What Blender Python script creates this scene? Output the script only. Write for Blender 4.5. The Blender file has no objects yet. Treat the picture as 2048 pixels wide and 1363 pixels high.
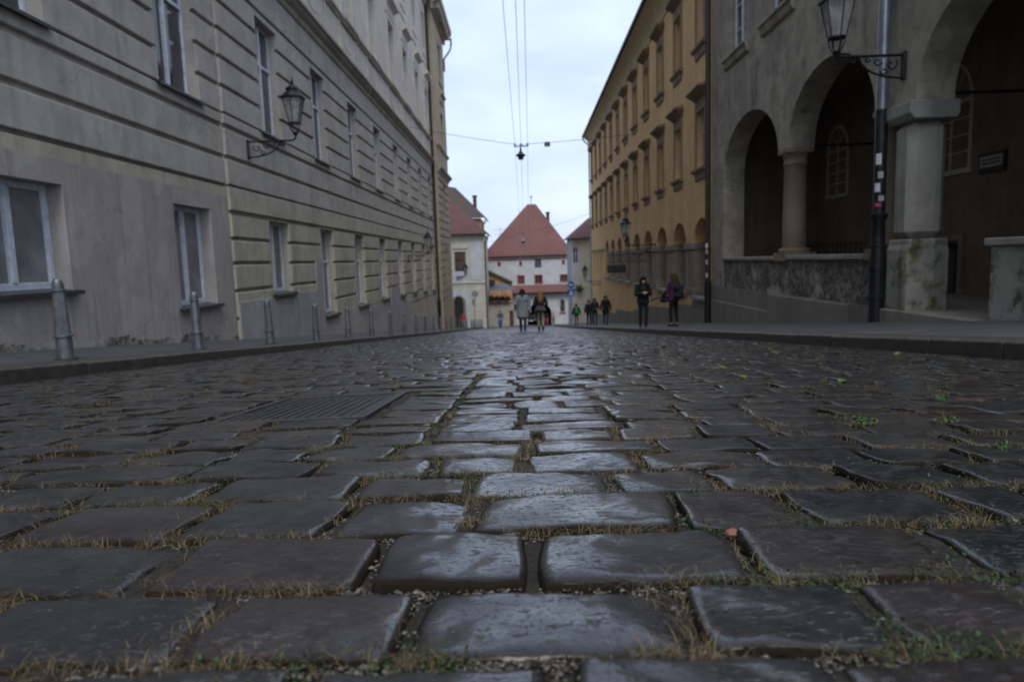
import bpy, bmesh, math, random
import numpy as np
from mathutils import Vector, Matrix
random.seed(7); RNG = np.random.default_rng(11)
S = bpy.context.scene; COL = S.collection
SL = 128/1365.0                      # street falls away by about 5.4 degrees
PI = math.pi

def lift(y): return 0.25*((y-45)/52)**2 if y > 45 else 0.0
def base_z(y): return -SL*y + lift(y)
def crown(x): return 0.09*max(0.0, 1-((x+0.42)/4.33)**2)
def road_z(x, y): return base_z(y) + crown(x)
def pave_z(x, y):
    if x < 0: return base_z(y) + 0.15 + 0.10*min(1, max(0, (-x-4.75)/2.2))
    return base_z(y) + 0.15 + 0.09*min(1, max(0, (x-3.9)/3.1))

# ------------------------------------------------------------------ materials
def nodes(name):
    m = bpy.data.materials.new(name); m.use_nodes = True
    nt = m.node_tree; b = nt.nodes['Principled BSDF']
    return m, nt, b
def add(nt, t, **kw):
    n = nt.nodes.new(t)
    for k, v in kw.items(): setattr(n, k, v)
    return n
def coords(nt, scale=(1, 1, 1)):
    tc = add(nt, 'ShaderNodeTexCoord'); mp = add(nt, 'ShaderNodeMapping')
    mp.inputs['Scale'].default_value = scale
    nt.links.new(tc.outputs['Object'], mp.inputs['Vector']); return mp.outputs['Vector']
def noise(nt, vec, scale, detail=4, rough=.55):
    n = add(nt, 'ShaderNodeTexNoise'); n.inputs['Scale'].default_value = scale
    n.inputs['Detail'].default_value = detail; n.inputs['Roughness'].default_value = rough
    nt.links.new(vec, n.inputs['Vector']); return n.outputs['Fac']
def ramp(nt, fac, a, b, c0=(0, 0, 0, 1), c1=(1, 1, 1, 1)):
    r = add(nt, 'ShaderNodeValToRGB'); e = r.color_ramp.elements
    e[0].position = a; e[1].position = b; e[0].color = c0; e[1].color = c1
    nt.links.new(fac, r.inputs['Fac']); return r.outputs['Color']
def mix(nt, fac, a, b, mode='MIX'):
    n = add(nt, 'ShaderNodeMix', data_type='RGBA', blend_type=mode)
    for s, v in ((0, fac), (6, a), (7, b)):
        if isinstance(v, (int, float)): n.inputs[s].default_value = v
        elif isinstance(v, (tuple, list)): n.inputs[s].default_value = (*v[:3], 1)
        else: nt.links.new(v, n.inputs[s])
    return n.outputs[2]
def bump(nt, b, h, strength, dist=.01, prev=None):
    n = add(nt, 'ShaderNodeBump'); n.inputs['Strength'].default_value = strength; n.inputs['Distance'].default_value = dist
    nt.links.new(h, n.inputs['Height'])
    if prev is not None: nt.links.new(prev, n.inputs['Normal'])
    nt.links.new(n.outputs['Normal'], b.inputs['Normal']); return n.outputs['Normal']

def plain(name, col, rough=.6, metal=0., var=.25, sc=6., bmp=.2, bsc=60., spec=.5, coat=0.):
    m, nt, b = nodes(name); v = coords(nt)
    f = noise(nt, v, sc, 5)
    lo = tuple(c*(1-var) for c in col); hi = tuple(min(1, c*(1+var)) for c in col)
    nt.links.new(mix(nt, ramp(nt, f, .3, .7), lo, hi), b.inputs['Base Color'])
    b.inputs['Roughness'].default_value = rough; b.inputs['Metallic'].default_value = metal
    b.inputs['Specular IOR Level'].default_value = spec; b.inputs['Coat Weight'].default_value = coat
    if bmp: bump(nt, b, noise(nt, v, bsc, 4), bmp, .01)
    return m
def plaster(name, col, col2, stain=(.12, .11, .09), streak=.5, mott=.5, rough=.85, bsc=70., bst=.35, ssc=1.6):
    """lime render: cloudy patches, vertical rain streaks, sandy grain"""
    m, nt, b = nodes(name); v = coords(nt)
    c = mix(nt, ramp(nt, noise(nt, v, .45, 6, .6), .38, .62), col, col2)
    mm = ramp(nt, noise(nt, v, 2.3, 8, .68), .42, .75-.14*mott)
    c = mix(nt, mix(nt, mott, (0, 0, 0), mm), c, tuple(x*.55 for x in col))
    pt = ramp(nt, noise(nt, v, .8, 4, .55), .515, .535); c = mix(nt, mix(nt, .22, (0, 0, 0), pt), c, tuple(min(1, x*1.35) for x in col))
    vo = add(nt, 'ShaderNodeTexVoronoi', feature='DISTANCE_TO_EDGE'); vo.inputs['Scale'].default_value = .55
    wv = add(nt, 'ShaderNodeVectorMath', operation='ADD'); nn = add(nt, 'ShaderNodeTexNoise'); nn.inputs['Scale'].default_value = 2.2; nn.inputs['Detail'].default_value = 6; nt.links.new(v, nn.inputs['Vector'])
    nt.links.new(v, wv.inputs[0]); nt.links.new(nn.outputs['Color'], wv.inputs[1]); nt.links.new(wv.outputs[0], vo.inputs['Vector'])
    ck = mix(nt, .9, ramp(nt, vo.outputs['Distance'], .002, .007, (1, 1, 1, 1), (0, 0, 0, 1)), ramp(nt, noise(nt, v, .7, 2), .52, .60), 'MULTIPLY')
    c = mix(nt, mix(nt, .5, (0, 0, 0), ck), c, tuple(x*.4 for x in stain))
    vs = coords(nt, (ssc, ssc, .10))
    st = ramp(nt, noise(nt, vs, 2.2, 6, .6), .50, .74)
    big = ramp(nt, noise(nt, v, .30, 3), .35, .65)
    sf = mix(nt, 1.0, st, big, 'MULTIPLY'); sf = mix(nt, streak, (0, 0, 0), sf)
    c = mix(nt, sf, c, stain)
    gr = ramp(nt, noise(nt, v, 55, 3, .7), .25, .75, (.86, .86, .86, 1), (1.1, 1.1, 1.1, 1))
    c = mix(nt, .8, c, gr, 'MULTIPLY')
    nt.links.new(c, b.inputs['Base Color'])
    b.inputs['Roughness'].default_value = rough; b.inputs['Specular IOR Level'].default_value = .25
    p = bump(nt, b, noise(nt, v, bsc, 5, .7), bst, .012)
    bump(nt, b, noise(nt, v, 3.5, 5), .25, .03, p)
    return m
def roof_tiles(name, col, col2, row=.32):
    m, nt, b = nodes(name)
    tc = add(nt, 'ShaderNodeTexCoord'); mp = add(nt, 'ShaderNodeMapping'); nt.links.new(tc.outputs['UV'], mp.inputs['Vector'])
    br = add(nt, 'ShaderNodeTexBrick'); br.inputs['Scale'].default_value = 1.0
    br.inputs['Brick Width'].default_value = row*.6; br.inputs['Row Height'].default_value = row; br.inputs['Mortar Size'].default_value = .018
    br.inputs['Color1'].default_value = (*col, 1); br.inputs['Color2'].default_value = (*col2, 1)
    br.inputs['Mortar'].default_value = (*(c*.35 for c in col), 1); br.offset = .5
    nt.links.new(mp.outputs['Vector'], br.inputs['Vector'])
    v = coords(nt)
    c = mix(nt, ramp(nt, noise(nt, v, .5, 6), .4, .75), br.outputs['Color'], tuple(x*.55 for x in col))
    nt.links.new(c, b.inputs['Base Color']); b.inputs['Roughness'].default_value = .75
    bump(nt, b, br.outputs['Fac'], .5, -.02)
    return m
def glass_dark(name, col=(.015, .017, .02), rough=.06):
    m, nt, b = nodes(name); v = coords(nt)
    c = mix(nt, ramp(nt, noise(nt, v, 1.1, 3), .35, .7), col, tuple(x*2.2 for x in col))
    oi = add(nt, 'ShaderNodeObjectInfo'); rv = ramp(nt, oi.outputs['Random'], 0, 1, (.55, .55, .55, 1), (1.7, 1.65, 1.55, 1)); c = mix(nt, 1., c, rv, 'MULTIPLY')
    if col[0] > .06: c = mix(nt, ramp(nt, noise(nt, coords(nt, (.6, .6, .9)), 1.2, 2), .3, .7), c, tuple(x*.6 for x in col))
    nt.links.new(c, b.inputs['Base Color']); b.inputs['Roughness'].default_value = rough
    bump(nt, b, noise(nt, v, 2.5, 2), .03, .02)
    return m
def lantern_glass(name):
    m, nt, b = nodes(name); v = coords(nt)
    tr = add(nt, 'ShaderNodeBsdfTransparent'); tr.inputs['Color'].default_value = (.72, .75, .74, 1)
    gl = add(nt, 'ShaderNodeBsdfGlossy'); gl.inputs['Roughness'].default_value = .12; gl.inputs['Color'].default_value = (.9, .92, .95, 1)
    mx = add(nt, 'ShaderNodeMixShader'); fr = add(nt, 'ShaderNodeFresnel'); fr.inputs['IOR'].default_value = 2.1
    nt.links.new(fr.outputs[0], mx.inputs[0]); nt.links.new(tr.outputs[0], mx.inputs[1]); nt.links.new(gl.outputs[0], mx.inputs[2])
    df = add(nt, 'ShaderNodeBsdfDiffuse'); df.inputs['Color'].default_value = (.7, .72, .72, 1); m2 = add(nt, 'ShaderNodeMixShader')
    nt.links.new(ramp(nt, noise(nt, v, 5, 4), .35, .75, (.16,)*3+(1,), (.42,)*3+(1,)), m2.inputs[0]); nt.links.new(mx.outputs[0], m2.inputs[1]); nt.links.new(df.outputs[0], m2.inputs[2])
    out = nt.nodes['Material Output']; nt.links.new(m2.outputs[0], out.inputs['Surface'])
    return m
def attr_mat(name, build):
    m, nt, b = nodes(name); a = add(nt, 'ShaderNodeAttribute', attribute_name='rnd'); build(nt, b, a); return m

def _cobble(nt, b, a):
    v = coords(nt); sep = add(nt, 'ShaderNodeSeparateColor'); nt.links.new(a.outputs['Color'], sep.inputs[0])
    r, g = sep.outputs[0], sep.outputs[1]
    c = ramp(nt, r, .0, 1.0, (.005, .006, .0078, 1), (.015, .0154, .016, 1))
    warm = mix(nt, ramp(nt, g, .78, .84), c, (.024, .0155, .0135))
    warm = mix(nt, ramp(nt, g, .10, .16), (.020, .018, .0135), warm)
    mt = ramp(nt, noise(nt, v, 38, 8, .7), .42, .68)
    c = mix(nt, mt, warm, (.007, .0075, .008))
    sp = ramp(nt, noise(nt, v, 190, 4, .75), .60, .75)
    c = mix(nt, sp, c, (.050, .049, .048))
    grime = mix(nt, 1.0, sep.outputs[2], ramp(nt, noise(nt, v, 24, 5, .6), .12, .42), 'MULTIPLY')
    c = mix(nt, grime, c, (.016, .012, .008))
    nt.links.new(c, b.inputs['Base Color'])
    wet = ramp(nt, noise(nt, v, 7, 6, .65), .36, .66, (.26,)*3+(1,), (.50,)*3+(1,))
    bw = add(nt, 'ShaderNodeRGBToBW'); nt.links.new(wet, bw.inputs[0])
    ml = add(nt, 'ShaderNodeMath', operation='MULTIPLY_ADD'); nt.links.new(r, ml.inputs[0]); ml.inputs[1].default_value = .10; nt.links.new(bw.outputs[0], ml.inputs[2])
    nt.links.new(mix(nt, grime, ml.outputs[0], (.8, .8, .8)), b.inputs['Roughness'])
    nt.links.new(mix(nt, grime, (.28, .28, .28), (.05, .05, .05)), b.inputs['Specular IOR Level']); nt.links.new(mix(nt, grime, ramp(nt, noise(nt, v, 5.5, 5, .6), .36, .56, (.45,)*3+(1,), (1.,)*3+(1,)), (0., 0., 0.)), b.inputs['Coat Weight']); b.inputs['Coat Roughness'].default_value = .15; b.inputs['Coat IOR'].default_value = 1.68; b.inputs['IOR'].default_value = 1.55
    p = bump(nt, b, noise(nt, v, 22, 6, .55), .55, .0045)
    p = bump(nt, b, noise(nt, v, 140, 5, .7), .95, .0022, p)
    pit = ramp(nt, noise(nt, v, 75, 3, .5), .60, .70)
    fin = bump(nt, b, pit, .5, -.003, p)
    def cbump(h, st, ds, prev=None):
        cb = add(nt, 'ShaderNodeBump'); cb.inputs['Strength'].default_value = st; cb.inputs['Distance'].default_value = ds
        nt.links.new(h, cb.inputs['Height'])
        if prev is not None: nt.links.new(prev, cb.inputs['Normal'])
        return cb.outputs[0]
    q = cbump(noise(nt, coords(nt, (.7, 1.2, 1)), 26, 4, .5), .45, .0030)
    q = cbump(ramp(nt, noise(nt, coords(nt, (.6, 1.3, 1)), 85, 5, .6), .57, .66), .65, -.0026, q)
    q = cbump(ramp(nt, noise(nt, v, 210, 3, .5), .60, .70), .45, -.0010, q)
    nt.links.new(q, b.inputs['Coat Normal'])
def _blade(dark, light):
    def f(nt, b, a):
        nt.links.new(mix(nt, a.outputs['Fac'], dark, light), b.inputs['Base Color'])
        b.inputs['Roughness'].default_value = .6; b.inputs['Specular IOR Level'].default_value = .3
    return f

M = {}
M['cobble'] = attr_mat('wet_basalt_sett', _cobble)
M['joint'] = plain('joint_soil', (.020, .0165, .0115), .9, var=.8, sc=70, bmp=1., bsc=160)
M['dry'] = attr_mat('dry_grass_blade', _blade((.03, .022, .011), (.20, .15, .08)))
M['moss'] = attr_mat('moss_leaf', _blade((.010, .020, .006), (.040, .075, .016)))
M['gravel'] = attr_mat('joint_pebble', _blade((.03, .027, .022), (.17, .158, .138)))
M['weed'] = attr_mat('weed_leaf', _blade((.02, .055, .009), (.06, .13, .025)))
M['leaf'] = attr_mat('fallen_leaf', _blade((.045, .075, .012), (.085, .12, .022)))
M['asphalt'] = plain('damp_asphalt', (.060, .062, .066), .52, var=.28, sc=1.5, bmp=.5, bsc=160, spec=.4)
M['kerb'] = plain('granite_kerb', (.045, .038, .029), .5, var=.45, sc=8, bmp=.5, bsc=50)
M['ground'] = plain('earth_sheet', (.05, .048, .045), .9)
M['left_low'] = plaster('grey_pink_render', (.385, .357, .332), (.330, .305, .285), (.13, .115, .098), .75, .4, ssc=3.2)
M['left_wall'] = plaster('beige_rusticated_render', (.415, .388, .350), (.380, .354, .308), (.15, .13, .105), .6, .45)
M['left_yellow'] = plaster('ochre_beige_render', (.43, .40, .318), (.385, .357, .287), (.15, .13, .10), .7, .45)
M['left_up'] = plaster('pale_beige_render', (.52, .485, .44), (.48, .445, .40), (.28, .25, .21), .45, .25)
M['patch'] = plaster('lilac_grey_patch', (.36, .345, .35), (.32, .305, .312), (.16, .15, .145), .6, .4)
M['trim_l'] = plaster('beige_cornice', (.36, .325, .27), (.30, .27, .225), (.10, .09, .075), .6, .5)
M['far_l'] = plaster('ochre_return_render', (.36, .30, .215), (.32, .27, .20), (.20, .17, .12), .5, .3)
M['white_paint'] = plain('grey_white_window_paint', (.55, .59, .65), .45, var=.2, sc=9, bmp=.2, bsc=30)
M['pale_paint'] = plain('cream_window_paint', (.42, .40, .35), .5, var=.25, sc=9)
M['brown_paint'] = plain('brown_window_paint', (.10, .042, .03), .5)
M['sill'] = plain('dark_metal_sill', (.045, .052, .055), .45, metal=.3, var=.3)
M['glass'] = glass_dark('window_glass', (.034, .038, .046))
M['frost'] = glass_dark('curtained_window_glass', (.15, .155, .17), .16)
M['grey_glass'] = glass_dark('grey_window_glass', (.05, .05, .045), .2)
M['iron'] = plain('black_cast_iron', (.018, .019, .021), .42, metal=.4, var=.3, bmp=.25, bsc=40)
M['iron_grey'] = plain('painted_grey_iron', (.14, .15, .165), .36, metal=.5, var=.35, sc=10, bmp=.25, bsc=60)
M['drain_iron'] = plain('drain_cover_iron', (.05, .05, .05), .35, metal=.35, var=.4, sc=20, bmp=.3, bsc=60)
M['zinc'] = plain('zinc_pipe', (.26, .29, .32), .35, metal=.7, var=.25, sc=4)
M['brown_pipe'] = plain('brown_painted_pipe', (.035, .022, .018), .45, var=.3)
M['lglass'] = lantern_glass('lantern_pane_glass')
M['mantle'] = plain('gas_mantle', (.55, .5, .42), .7)
M['copper'] = plain('burner_copper', (.45, .16, .05), .4, metal=.6)
M['yellow'] = plaster('ochre_yellow_render', (.66, .445, .215), (.62, .41, .195), (.27, .17, .07), .5, .28)
M['yel_trim'] = plaster('brown_beige_trim', (.28, .20, .125), (.25, .185, .12), (.13, .10, .07), .5, .4)
M['cove'] = plaster('pale_ochre_cove', (.50, .38, .21), (.46, .35, .20), (.3, .22, .13), .4, .2)
M['stone'] = plaster('weathered_sandstone', (.30, .262, .20), (.245, .218, .172), (.08, .07, .055), .7, .6)
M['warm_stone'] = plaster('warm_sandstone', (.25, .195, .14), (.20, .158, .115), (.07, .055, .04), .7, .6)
M['grey_wall'] = plaster('dirty_grey_render', (.38, .342, .272), (.27, .243, .198), (.055, .052, .045), .95, .9, ssc=1.5)
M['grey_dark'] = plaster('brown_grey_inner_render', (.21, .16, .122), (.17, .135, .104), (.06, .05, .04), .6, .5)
M['pier'] = plaster('pale_grey_pier_render', (.33, .32, .275), (.27, .265, .23), (.075, .078, .05), .8, .5)
def _rubble():
    m, nt, b = nodes('crumbling_parapet_render'); v = coords(nt)
    c = mix(nt, ramp(nt, noise(nt, v, 1.6, 9, .72), .44, .57), (.12, .11, .093), (.27, .252, .215))
    c = mix(nt, ramp(nt, noise(nt, v, 9, 7, .7), .48, .62), c, (.045, .041, .035))
    c = mix(nt, ramp(nt, noise(nt, v, .55, 4, .6), .56, .62), c, (.36, .35, .32))
    nt.links.new(c, b.inputs['Base Color']); b.inputs['Roughness'].default_value = .9; b.inputs['Specular IOR Level'].default_value = .2
    p = bump(nt, b, noise(nt, v, 9, 8, .7), 1., .03); bump(nt, b, noise(nt, v, 40, 5, .7), .7, .01, p); return m
M['rubble'] = _rubble()
def mossy(src, name):
    m = M[src].copy(); m.name = name; nt = m.node_tree; b = nt.nodes['Principled BSDF']; l = b.inputs['Base Color'].links[0].from_socket; v = coords(nt)
    c = mix(nt, ramp(nt, noise(nt, v, 1.9, 7, .65), .50, .64), l, (.060, .068, .022)); c = mix(nt, ramp(nt, noise(nt, v, 2.6, 8, .7), .56, .70), c, (.05, .047, .042))
    nt.links.new(c, b.inputs['Base Color']); return m
M['concrete'] = plaster('smooth_concrete_skirting', (.235, .215, .180), (.195, .18, .155), (.10, .092, .08), .6, .5)
M['coping'] = plaster('limestone_coping', (.29, .285, .26), (.24, .235, .215), (.12, .12, .10), .5, .5)
M['white_wall'] = plaster('white_limewash', (.47, .49, .515), (.44, .46, .48), (.38, .38, .37), .45, .18)
M['cream_wall'] = plaster('cream_render', (.49, .48, .41), (.46, .45, .39), (.36, .34, .28), .4, .15)
M['pale_panel'] = plaster('pale_blue_panel', (.46, .49, .52), (.43, .46, .49), (.40, .42, .44), .3, .1)
M['orange_wall'] = plaster('orange_render', (.50, .30, .16), (.46, .28, .15), (.3, .2, .11), .4, .25)
M['terrace'] = plaster('terrace_wall_render', (.42, .40, .34), (.37, .35, .30), (.22, .2, .16), .6, .5)
M['roof_red'] = roof_tiles('red_roof_tiles', (.195, .082, .074), (.160, .066, .060))
M['roof_dark'] = roof_tiles('dark_red_roof_tiles', (.135, .056, .053), (.105, .046, .046))
M['roof_brown'] = roof_tiles('brown_roof_tiles', (.085, .055, .045), (.065, .045, .04))
M['red_paint'] = plain('red_window_surround', (.26, .055, .05), .7)
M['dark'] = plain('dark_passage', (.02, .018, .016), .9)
M['parasol'] = plain('grey_parasol_canvas', (.085, .105, .13), .8, var=.15)
M['flower'] = attr_mat('flowers_and_leaves', _blade((.015, .03, .008), (.09, .03, .03)))
M['ivy'] = attr_mat('basket_leaf', _blade((.03, .07, .015), (.09, .17, .04)))
M['blue'] = plain('sign_blue', (.015, .10, .38), .4, var=.1, bmp=0)
M['sign_white'] = plain('sign_white', (.6, .62, .65), .4, var=.05, bmp=0)
M['sign_back'] = plain('sign_back_aluminium', (.25, .27, .28), .5, metal=.4)
M['black_board'] = plain('black_sign_board', (.015, .015, .016), .5)
M['plaque'] = plain('pale_plaque', (.36, .36, .35), .5)
M['brick'] = plain('brick_chunk', (.20, .085, .055), .8, var=.3, sc=60)
M['pebble'] = plain('white_pebble', (.55, .54, .55), .6, var=.2)
M['skin'] = plain('skin', (.42, .25, .18), .55, var=.08, bmp=0)
M['rubber'] = plain('rubber', (.012, .012, .013), .7)
M['amber'] = None
M['mossy_pier'] = mossy('pier', 'algae_stained_pier_render')
def cloth(name, col, var=.2, sc=14): 
    M[name] = plain(name, col, .85, var=var, sc=sc, bmp=.3, bsc=90, spec=.2)
for n_, c_ in dict(grey_coat=(.15, .175, .19), black_cloth=(.013, .014, .017), navy_cloth=(.018, .022, .034), khaki=(.23, .22, .17), jeans=(.035, .05, .085),
                   purple=(.055, .018, .05), green_cloth=(.03, .24, .035), red_cloth=(.20, .015, .03), dark_hair=(.010, .008, .007), brown_hair=(.045, .026, .017),
                   blond_hair=(.16, .085, .035), grey_bag=(.05, .055, .06), steel_cloth=(.07, .075, .085), pink_cloth=(.5, .05, .18), beige_cloth=(.32, .27, .2), bright_red=(.45, .02, .03)).items(): cloth(n_, c_)
m, nt, b = nodes('amber_light'); b.inputs['Base Color'].default_value = (.8, .2, .03, 1)
b.inputs['Emission Color'].default_value = (1, .25, .05, 1); b.inputs['Emission Strength'].default_value = 2.5; M['amber'] = m

# ------------------------------------------------------------------ mesh builder
class MB:
    def __init__(s): s.v = []; s.f = []; s.uv = None; s.rnd = []
    def quad(s, a, b_, c, d):
        n = len(s.v); s.v += [a, b_, c, d]; s.f.append((n, n+1, n+2, n+3)); return s
    def poly(s, pts):
        n = len(s.v); s.v += list(pts); s.f.append(tuple(range(n, n+len(pts)))); return s
    def box(s, x0, x1, y0, y1, z0, z1):
        x0, x1 = min(x0, x1), max(x0, x1); y0, y1 = min(y0, y1), max(y0, y1); z0, z1 = min(z0, z1), max(z0, z1)
        n = len(s.v); s.v += [(x0, y0, z0), (x1, y0, z0), (x1, y1, z0), (x0, y1, z0), (x0, y0, z1), (x1, y0, z1), (x1, y1, z1), (x0, y1, z1)]
        for q in ((3, 2, 1, 0), (4, 5, 6, 7), (0, 1, 5, 4), (1, 2, 6, 5), (2, 3, 7, 6), (3, 0, 4, 7)): s.f.append(tuple(n+i for i in q))
        return s
    def extrude(s, prof, fn, t0, t1):
        """closed profile (a,b) swept from t0 to t1; fn(a,b,t) -> point"""
        n = len(s.v); k = len(prof)
        s.v += [fn(a, b_, t0) for a, b_ in prof] + [fn(a, b_, t1) for a, b_ in prof]
        for i in range(k): j = (i+1) % k; s.f.append((n+i, n+j, n+k+j, n+k+i))
        s.f.append(tuple(n+i for i in range(k-1, -1, -1))); s.f.append(tuple(n+k+i for i in range(k))); return s
    def tube(s, path, r, seg=8, r1=None, cap=True):
        P = [Vector(p) for p in path]; n0 = len(s.v); K = len(P); up = None
        for i, p in enumerate(P):
            d = (P[min(i+1, K-1)]-P[max(i-1, 0)])
            d = d.normalized() if d.length > 1e-9 else Vector((0, 0, 1))
            if up is None: up = Vector((0, 0, 1)) if abs(d.z) < .9 else Vector((1, 0, 0))
            a = (up-d*up.dot(d))
            if a.length < 1e-5: a = d.orthogonal()
            a.normalize(); up = a; c = d.cross(a)
            rr = r if r1 is None else r+(r1-r)*i/max(1, K-1)
            for k in range(seg):
                t = 2*PI*k/seg; q = p+(a*math.cos(t)+c*math.sin(t))*rr; s.v.append(tuple(q))
        for i in range(K-1):
            for k in range(seg):
                a0 = n0+i*seg+k; b0 = n0+i*seg+(k+1) % seg; s.f.append((a0, b0, b0+seg, a0+seg))
        if cap:
            s.f.append(tuple(n0+k for k in range(seg-1, -1, -1))); s.f.append(tuple(n0+(K-1)*seg+k for k in range(seg)))
        return s
    def lathe(s, prof, c=(0, 0, 0), seg=16, rot=0., sx=1., sy=1.):
        n0 = len(s.v)
        for r, z in prof:
            for k in range(seg):
                t = 2*PI*k/seg+rot; s.v.append((c[0]+r*math.cos(t)*sx, c[1]+r*math.sin(t)*sy, c[2]+z))
        for i in range(len(prof)-1):
            for k in range(seg):
                a0 = n0+i*seg+k; b0 = n0+i*seg+(k+1) % seg; s.f.append((a0, b0, b0+seg, a0+seg))
        s.f.append(tuple(n0+k for k in range(seg-1, -1, -1))); s.f.append(tuple(n0+(len(prof)-1)*seg+k for k in range(seg))); return s
    def caps(s, p0, p1, r0, r1, seg=10, fx=1.):
        """tapered capsule"""
        P0, P1 = Vector(p0), Vector(p1); d = P1-P0; L = d.length; d = d.normalized() if L > 1e-6 else Vector((0, 0, 1))
        pts = []; rs = []
        for k in (-80, -50, -20): a = math.radians(k); pts.append(P0+d*r0*math.sin(a)); rs.append(r0*math.cos(a))
        for k in (20, 50, 80): a = math.radians(k); pts.append(P1+d*r1*math.sin(a)); rs.append(r1*math.cos(a))
        a = d.orthogonal().normalized()
        ref = Vector((1, 0, 0)) if abs(d.x) < .8 else Vector((0, 1, 0))
        a = (ref-d*ref.dot(d)).normalized(); c = d.cross(a); n0 = len(s.v)
        for p, r in zip(pts, rs):
            for k in range(seg):
                t = 2*PI*k/seg; s.v.append(tuple(p+(a*math.cos(t)*fx+c*math.sin(t))*r))
        for i in range(5):
            for k in range(seg):
                a0 = n0+i*seg+k; b0 = n0+i*seg+(k+1) % seg; s.f.append((a0, b0, b0+seg, a0+seg))
        s.f.append(tuple(n0+k for k in range(seg-1, -1, -1))); s.f.append(tuple(n0+5*seg+k for k in range(seg))); return s
    def mesh(s, name, off=(0, 0, 0), smooth=False):
        me = bpy.data.meshes.new(name)
        me.from_pydata([(p[0]-off[0], p[1]-off[1], p[2]-off[2]) for p in s.v], [], s.f); me.update()
        bm = bmesh.new(); bm.from_mesh(me); bmesh.ops.recalc_face_normals(bm, faces=bm.faces); bm.to_mesh(me); bm.free()
        if smooth: me.polygons.foreach_set('use_smooth', [True]*len(me.polygons))
        if s.rnd:
            at = me.attributes.new('rnd', 'FLOAT_COLOR', 'POINT'); a = np.ones((len(s.v), 4), np.float32); a[:, :3] = np.array(s.rnd, np.float32)[:, None]; at.data.foreach_set('color', a.ravel())
        return me

def wloc(o):
    p = Vector((0, 0, 0))
    while o: p = p+o.location; o = o.parent
    return p
def part(name, mb, mat, parent=None, smooth=False, bevel=0., loc=None, label=None):
    """links one mesh object; vertices are given in the frame of the root"""
    off = loc if loc is not None else (0, 0, 0)
    o = bpy.data.objects.new(name, mb.mesh(name, off, smooth)); COL.objects.link(o)
    o.location = off; o.parent = parent; o.data.materials.append(M[mat] if isinstance(mat, str) else mat)
    if bevel:
        md = o.modifiers.new('bevel', 'BEVEL'); md.width = bevel; md.segments = 2; md.limit_method = 'ANGLE'; md.angle_limit = math.radians(40)
    if smooth:
        md = o.modifiers.new('split', 'EDGE_SPLIT'); md.split_angle = math.radians(45)
    if label: o['label'] = label
    return o
def thing(name, label, cat, loc=(0, 0, 0), rz=0., group=None):
    o = bpy.data.objects.new(name, None); COL.objects.link(o); o.location = loc; o.rotation_euler = (0, 0, rz)
    o.empty_display_size = .2; return tag(o, label, cat, group)
def tag(o, label, cat, group=None, kind=None):
    o['label'] = label; o['category'] = cat
    if group: o['group'] = group
    if kind: o['kind'] = kind
    return o
def kids(o): return [c for c in list(COL.objects) if c.parent == o]
KIDS = {}
def copy_tree(o, parent=None, tree=None):
    tree = tree or {}
    c = o.copy(); COL.objects.link(c); c.parent = parent
    for ch in tree.get(o.name, []): copy_tree(ch, c, tree)
    return c
def tree_of(o):
    t = {}
    for c in COL.objects:
        if c.parent is not None: t.setdefault(c.parent.name, []).append(c)
    return t
def structure(o): o['kind'] = 'structure'; return o
def sub(mb_list, *a): pass

# ------------------------------------------------------------------ wall builders
def facade(mb, P, u0, u1, z0, z1, holes, grooves=(), gd=.08, gh=.095, T=.42, ch=.018):
    """wall of boxes; P(u,d,z)->point, d outward. horizontal grooves at heights, rectangular holes."""
    edges = {z0, z1}
    gz = []
    for g in grooves:
        h = g[1] if isinstance(g, tuple) else gh; c = g[0] if isinstance(g, tuple) else g
        if z0 <= c-h/2+.006 and c+h/2 < z1: gz.append((c-h/2, c+h/2)); edges |= {c-h/2, c+h/2}
    for h in holes: edges |= {min(max(h[2], z0), z1), min(max(h[3], z0), z1)}
    E_ = sorted(edges)
    gl = {round(a, 5) for g in gz for a in g}
    for za, zb in zip(E_, E_[1:]):
        if zb-za < 1e-5: continue
        zm = (za+zb)/2; ing = any(a < zm < b_ for a, b_ in gz); d = -gd if ing else 0.
        cuts = sorted((max(h[0], u0), min(h[1], u1)) for h in holes if h[2] < zm < h[3])
        u = u0; spans = []
        for a, b_ in cuts:
            if a > u: spans.append((u, a))
            u = max(u, b_)
        if u < u1: spans.append((u, u1))
        cb = ch if (not ing and round(za, 5) in gl) else 0; ct = ch if (not ing and round(zb, 5) in gl) else 0
        prof = [(-T, za)]
        prof += [(d-cb, za), (d, za+cb)] if cb else [(d, za)]
        prof += [(d, zb-ct), (d-ct, zb)] if ct else [(d, zb)]
        prof += [(-T, zb)]
        for a, b_ in spans: mb.extrude(prof, lambda d_, z_, t: P(t, d_, z_), a, b_)
    return mb
def arch_pts(c, hw, zs, rise, n=18, p=2.0):
    out = []
    for i in range(n+1):
        t = PI*(1-i/n); x = math.cos(t); y = math.sin(t)
        out.append((c+hw*x, zs+rise*y))
    return out
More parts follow.
